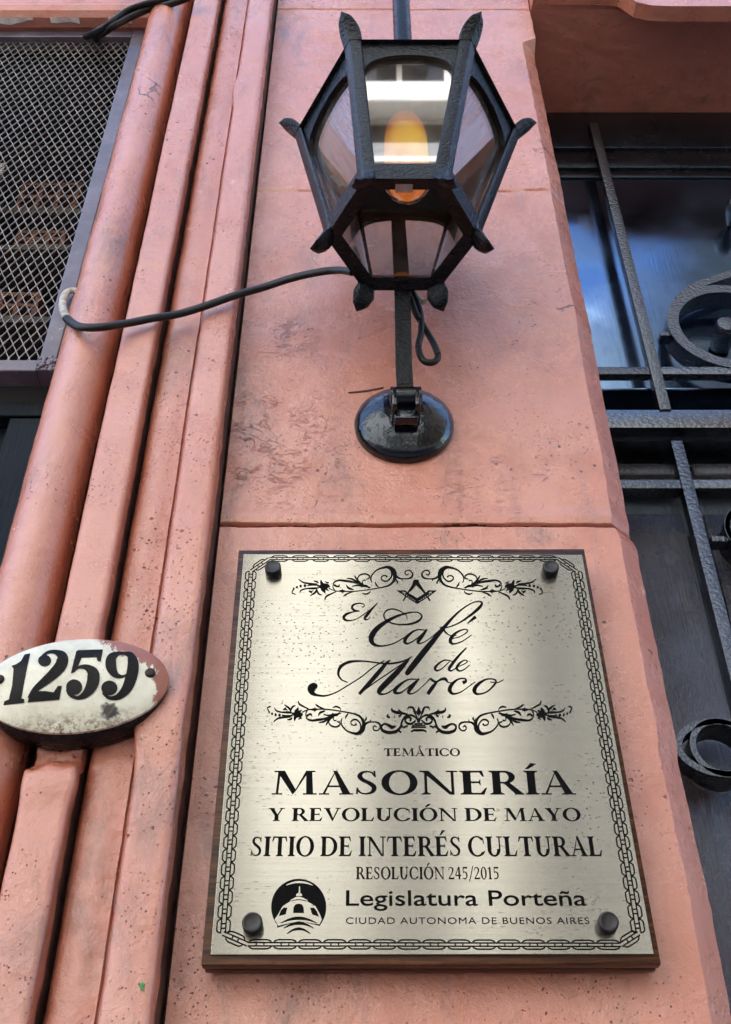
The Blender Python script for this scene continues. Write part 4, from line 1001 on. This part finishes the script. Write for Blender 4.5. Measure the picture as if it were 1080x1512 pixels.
# scroll ornaments
ORN = [
 [(700, 215, 6), (690, 190, 10), (700, 155, 10), (740, 116, 10), (790, 98, 14), (830, 94, 22), (866, 118, 34), (882, 152, 30), (874, 198, 18), (846, 232, 14), (800, 250, 10), (740, 262, 8), (650, 276, 7), (560, 286, 7), (450, 286, 7), (400, 280, 6), (355, 262, 6)],
 [(822, 172, 14), (806, 160, 7), (782, 165, 8), (773, 184, 9), (790, 202, 10), (820, 204, 10), (848, 180, 10), (858, 150, 12), (850, 115, 8)],
 [(862, 118, 20), (888, 160, 18), (916, 181, 12), (950, 186, 8), (988, 184, 9), (1016, 172, 13), (1024, 146, 12), (1004, 121, 8), (974, 120, 8), (962, 140, 9), (976, 156, 8), (992, 146, 6)],
 [(880, 160, 16), (892, 195, 12), (906, 214, 10), (898, 222, 8)], [(876, 185, 12), (884, 215, 5)], [(935, 182, 12), (944, 206, 3)],
 [(592, 212, 6), (586, 180, 8), (606, 156, 10), (645, 147, 10), (676, 160, 11), (678, 180, 9), (654, 190, 8)], [(560, 158, 4), (572, 180, 12), (604, 218, 14), (640, 244, 14)],
 [(498, 182, 4), (540, 188, 12), (575, 208, 14), (625, 236, 14)], [(620, 205, 5), (640, 196, 8), (652, 204, 4)], [(540, 248, 5), (575, 238, 10), (620, 240, 16), (690, 256, 4)], [(610, 250, 10), (650, 242, 16), (680, 262, 5)], [(622, 210, 8), (628, 240, 12)],
 [(402, 228, 8), (412, 244, 12), (434, 246, 12), (440, 232, 7)], [(412, 246, 5), (392, 236, 8), (400, 212, 10), (436, 198, 12), (490, 203, 16), (540, 210, 14), (588, 226, 5)],
 [(494, 234, 4), (510, 258, 14), (535, 268, 12), (556, 274, 3)], [(430, 284, 4), (466, 284, 20), (490, 286, 4)], [(462, 265, 4), (466, 305, 4)],
 [(324, 352, 8), (334, 328, 12), (370, 308, 10), (415, 288, 5)], [(472, 326, 6), (496, 308, 10), (550, 288, 5)], [(490, 322, 4), (500, 306, 8)], [(620, 300, 4), (648, 308, 10), (680, 296, 8), (686, 280, 4)], [(725, 210, 4), (735, 235, 12), (752, 252, 4)], [(385, 240, 4), (392, 262, 8), (408, 282, 4)],
 [(276, 252, 10), (310, 246, 42), (345, 244, 30), (364, 250, 6)], [(292, 196, 6), (298, 222, 22), (318, 246, 16)], [(325, 206, 3), (345, 218, 10), (356, 214, 3)], [(232, 202, 4), (262, 210, 12), (272, 222, 4)], [(300, 262, 26), (318, 282, 22), (325, 300, 5)], [(330, 262, 18), (355, 282, 4)],
 [(262, 270, 12), (245, 296, 14), (206, 322, 4)], [(258, 275, 10), (275, 305, 12), (302, 316, 3)], [(195, 282, 4), (212, 290, 14), (222, 300, 3)], [(205, 292, 6), (232, 280, 6)],
 [(184, 240, 6), (230, 232, 14), (270, 238, 9), (280, 248, 7), (268, 258, 9), (230, 262, 14), (180, 264, 5)], [(114, 188, 5), (146, 212, 9), (190, 222, 11), (260, 226, 6)], [(124, 300, 5), (130, 282, 8), (158, 268, 9), (220, 258, 6)],
 [(74, 270, 8), (62, 298, 8), (92, 310, 5)],
]
ODOT = [(165, 240, 11), (131, 243, 10), (101, 252, 9), (76, 264, 8)]
CEN = [ # right half of the centre palmette, px of its own zoom, axis x = 210
 [(210, 130, 4), (210, 90, 4), (210, 70, 18), (210, 48, 3)], [(205, 130, 4), (222, 95, 5), (232, 72, 12), (240, 52, 8), (262, 50, 6), (268, 62, 4)], [(196, 72, 3), (210, 82, 20)],
 [(214, 130, 4), (222, 108, 6), (248, 92, 8), (278, 98, 9), (296, 120, 9), (308, 155, 10), (330, 178, 14), (368, 184, 14), (402, 172, 13), (408, 150, 10), (390, 138, 7), (368, 146, 12), (352, 156, 16), (332, 150, 5)],
 [(225, 118, 6), (246, 136, 8), (272, 134, 9), (282, 116, 8), (266, 103, 7), (250, 110, 8), (256, 122, 8)], [(290, 150, 4), (306, 156, 10), (316, 172, 8), (302, 184, 6)], [(268, 148, 6), (292, 158, 8)],
 [(268, 88, 5), (300, 80, 10), (332, 76, 13), (352, 66, 9), (350, 54, 5)], [(290, 84, 8), (310, 72, 8), (318, 62, 4)], [(300, 90, 5), (316, 98, 10)], [(336, 100, 11), (340, 100, 11)], [(362, 104, 6), (378, 98, 8), (370, 88, 4)],
 [(210, 146, 5), (246, 146, 5)], [(210, 156, 5), (250, 156, 5)], [(210, 137, 5), (232, 137, 5)], [(210, 172, 10), (236, 172, 8), (252, 180, 4)],
]
b = INKB()
MT = 616.5
def t_top(x, y): return (420 + x / 5.4, 820 + y / 5.4)
def t_topm(x, y): u, v = t_top(x, y); return (2 * MT - u, v)
def t_bot(x, y): return (394 + (x - 55) / 970 * 168, 1084 - (y - 88) / 262 * 49)
def t_botm(x, y): u, v = t_bot(x, y); return (2 * 620 - u, v)
for T in (t_top, t_topm, t_bot, t_botm):
    for s in ORN: b.rib([(x, y, w * 1.1) for x, y, w in s], T, 5)
    for x, y, r in ODOT: b.poly(disc(x, y, r, 12), T)
for m_ in (1, -1):
    for s in CEN: b.rib(s, lambda x, y: (618.5 + m_ * (x - 210) / 3.6, 1030 + y / 3.6), 5)
b.done('scroll_ornament')
# square and compasses
def T7(x, y): return (570 + x / 10.8, 840 + y / 10.8)
b = INKB()
for pl in ([(445, 170), (520, 170), (535, 225), (490, 262), (480, 262), (425, 225)], [(440, 215), (490, 250), (425, 330), (375, 372), (285, 515), (268, 505), (350, 360), (400, 280)], [(475, 250), (530, 215), (590, 310), (630, 365), (715, 500), (695, 512), (605, 385), (560, 335)],
           [(170, 345), (310, 340), (350, 375), (500, 465), (500, 558), (290, 425)], [(815, 342), (680, 340), (640, 375), (500, 465), (500, 558), (710, 425)]): b.poly(pl, T7)
b.done('compass_emblem')
b = INKB(); b.k = 60
for k in range(7):
    f = k / 6
    for sx in (1, -1): b.poly(disc(500 + sx * (40 + 190 * f), 505 - 120 * f, 9, 6), T7)
for sx in (1, -1): b.poly([(500 + sx * 180, 375), (500 + sx * 235, 360), (500 + sx * 200, 392)], T7)
b.done('emblem_inlay', PLATE)
# round emblem with a dome
def T8(x, y): return (360 + x / 4.154, 1280 + y / 4.15)
b = INKB()
cx, cy, rx, ry = 338, 246, 169, 173
pl = [(cx + rx * math.cos(math.radians(a)), cy - ry * math.sin(math.radians(a))) for a in range(-40, 221, 6)]
b.poly(pl + [(205, 375)], T8) if False else b.poly([(470, 362)] + pl + [(207, 372), (cx, 330)], T8)
b.done('dome_emblem')
b = INKB(); b.k = 30
b.poly([(190, 322), (212, 290), (240, 240), (285, 212), (338, 203), (392, 212), (440, 240), (468, 290), (480, 322), (466, 352), (338, 333), (212, 360)], T8)
b.rib([(262, 112, 4), (300, 98, 10), (342, 93, 12), (385, 98, 10), (424, 112, 4)], T8); b.rib([(286, 206, 4), (338, 190, 16), (392, 206, 4)], T8)
b.poly([(320, 178), (326, 165), (338, 158), (340, 120), (346, 120), (347, 158), (356, 166), (360, 178)], T8)
b.done('emblem_relief', PLATE)
b = INKB(); b.k = 90
b.poly([(304, 282), (306, 248), (318, 230), (338, 225), (358, 230), (368, 248), (371, 282)], T8); b.poly([(216, 300), (228, 268), (245, 250), (268, 250), (258, 290)], T8); b.poly([(462, 305), (450, 272), (432, 250), (408, 250), (420, 290)], T8)
for y, a, w in ((322, 112, 20), (352, 92, 17), (386, 72, 15)): b.rib([(338 - a, y + 22, 3), (338 - a * .5, y, w * .7), (338, y - 8, w), (338 + a * .5, y, w * .7), (338 + a, y + 22, 3)], T8)
b.done('dome_emblem')
# chain border: open links over a continuous double line
b = INKB(); y = YP - .0003
def chain(p0, p1, n, hw_, hl, tk):
    """p0,p1 in plate XZ; n links; half width, half length, line width"""
    dx, dz = p1[0] - p0[0], p1[1] - p0[1]; L = math.hypot(dx, dz); tx, tz = dx / L, dz / L; nx, nz_ = -tz, tx
    def M(s, t): return (p0[0] + tx * s + nx * t, p0[1] + tz * s + nz_ * t)
    iw = hw_ * .36
    def line(s0, t0, s1, t1, w, k):
        l = math.hypot(s1 - s0, t1 - t0); ax, at = -(t1 - t0) / l * w / 2, (s1 - s0) / l * w / 2
        b.xz([M(s0 + ax, t0 + at), M(s1 + ax, t1 + at), M(s1 - ax, t1 - at), M(s0 - ax, t0 - at)], y - .000004 * k)
    for t in (iw, -iw): line(0, t, L, t, tk, 1)
    for i in range(n):
        c = (i + .5) * L / n
        for s in (-.34, .34): line(c + s * hl, -iw, c + s * hl, iw, tk, 2)
        for sg in (1, -1):
            pts = [(c - hl, sg * iw, tk), (c - hl * .93, sg * hw_ * .72, tk), (c - hl * .62, sg * hw_, tk), (c + hl * .62, sg * hw_, tk), (c + hl * .93, sg * hw_ * .72, tk), (c + hl, sg * iw, tk)]
            for k2 in range(5): line(pts[k2][0], pts[k2][1], pts[k2 + 1][0], pts[k2 + 1][1], tk * 1.05, 3 + k2)
def XZ(u, v): q = P(u, v, y); return (q.x, q.z)
tk = .00135
chain(XZ(398, 824.5), XZ(824, 824.5), 14, .0046, .0105, tk); chain(XZ(366, 1394), XZ(917, 1395), 15, .0046, .0115, tk)
chain(XZ(371, 843), XZ(329.5, 1378), 31, .0068, .0070, tk); chain(XZ(851.5, 843), XZ(943.5, 1378), 31, .0068, .0070, tk)
for a, c in (((398, 824.5), (371, 843)), ((824, 824.5), (851.5, 843)), ((366, 1394), (329.5, 1378)), ((917, 1395), (943.5, 1378))): chain(XZ(*a), XZ(*c), 1, .0056, .0095, tk)
b.done('chain_border')
# small marks on the wall
b = MB(); b.prism([P(514, 579, -.0022), P(540, 576, -.0022), P(567, 571, -.0022), P(566, 573, -.0022), P(540, 578, -.0022), P(516, 580, -.0022)], (0, .006, 0)); b.build('scratch', simple('scratch dirt', (.05, .03, .03)), pil)
q = P(210, 1457, -.0625); b = MB(); b.prism([q + Vector((-.003, 0, .001)), q + Vector((-.0005, 0, .0045)), q + Vector((.0022, 0, .003)), q + Vector((.0012, 0, .0002)), q + Vector((.0026, 0, -.0035)), q + Vector((-.001, 0, -.0025))], (0, .003, 0)); b.build('paint_fleck', GREEN, house)
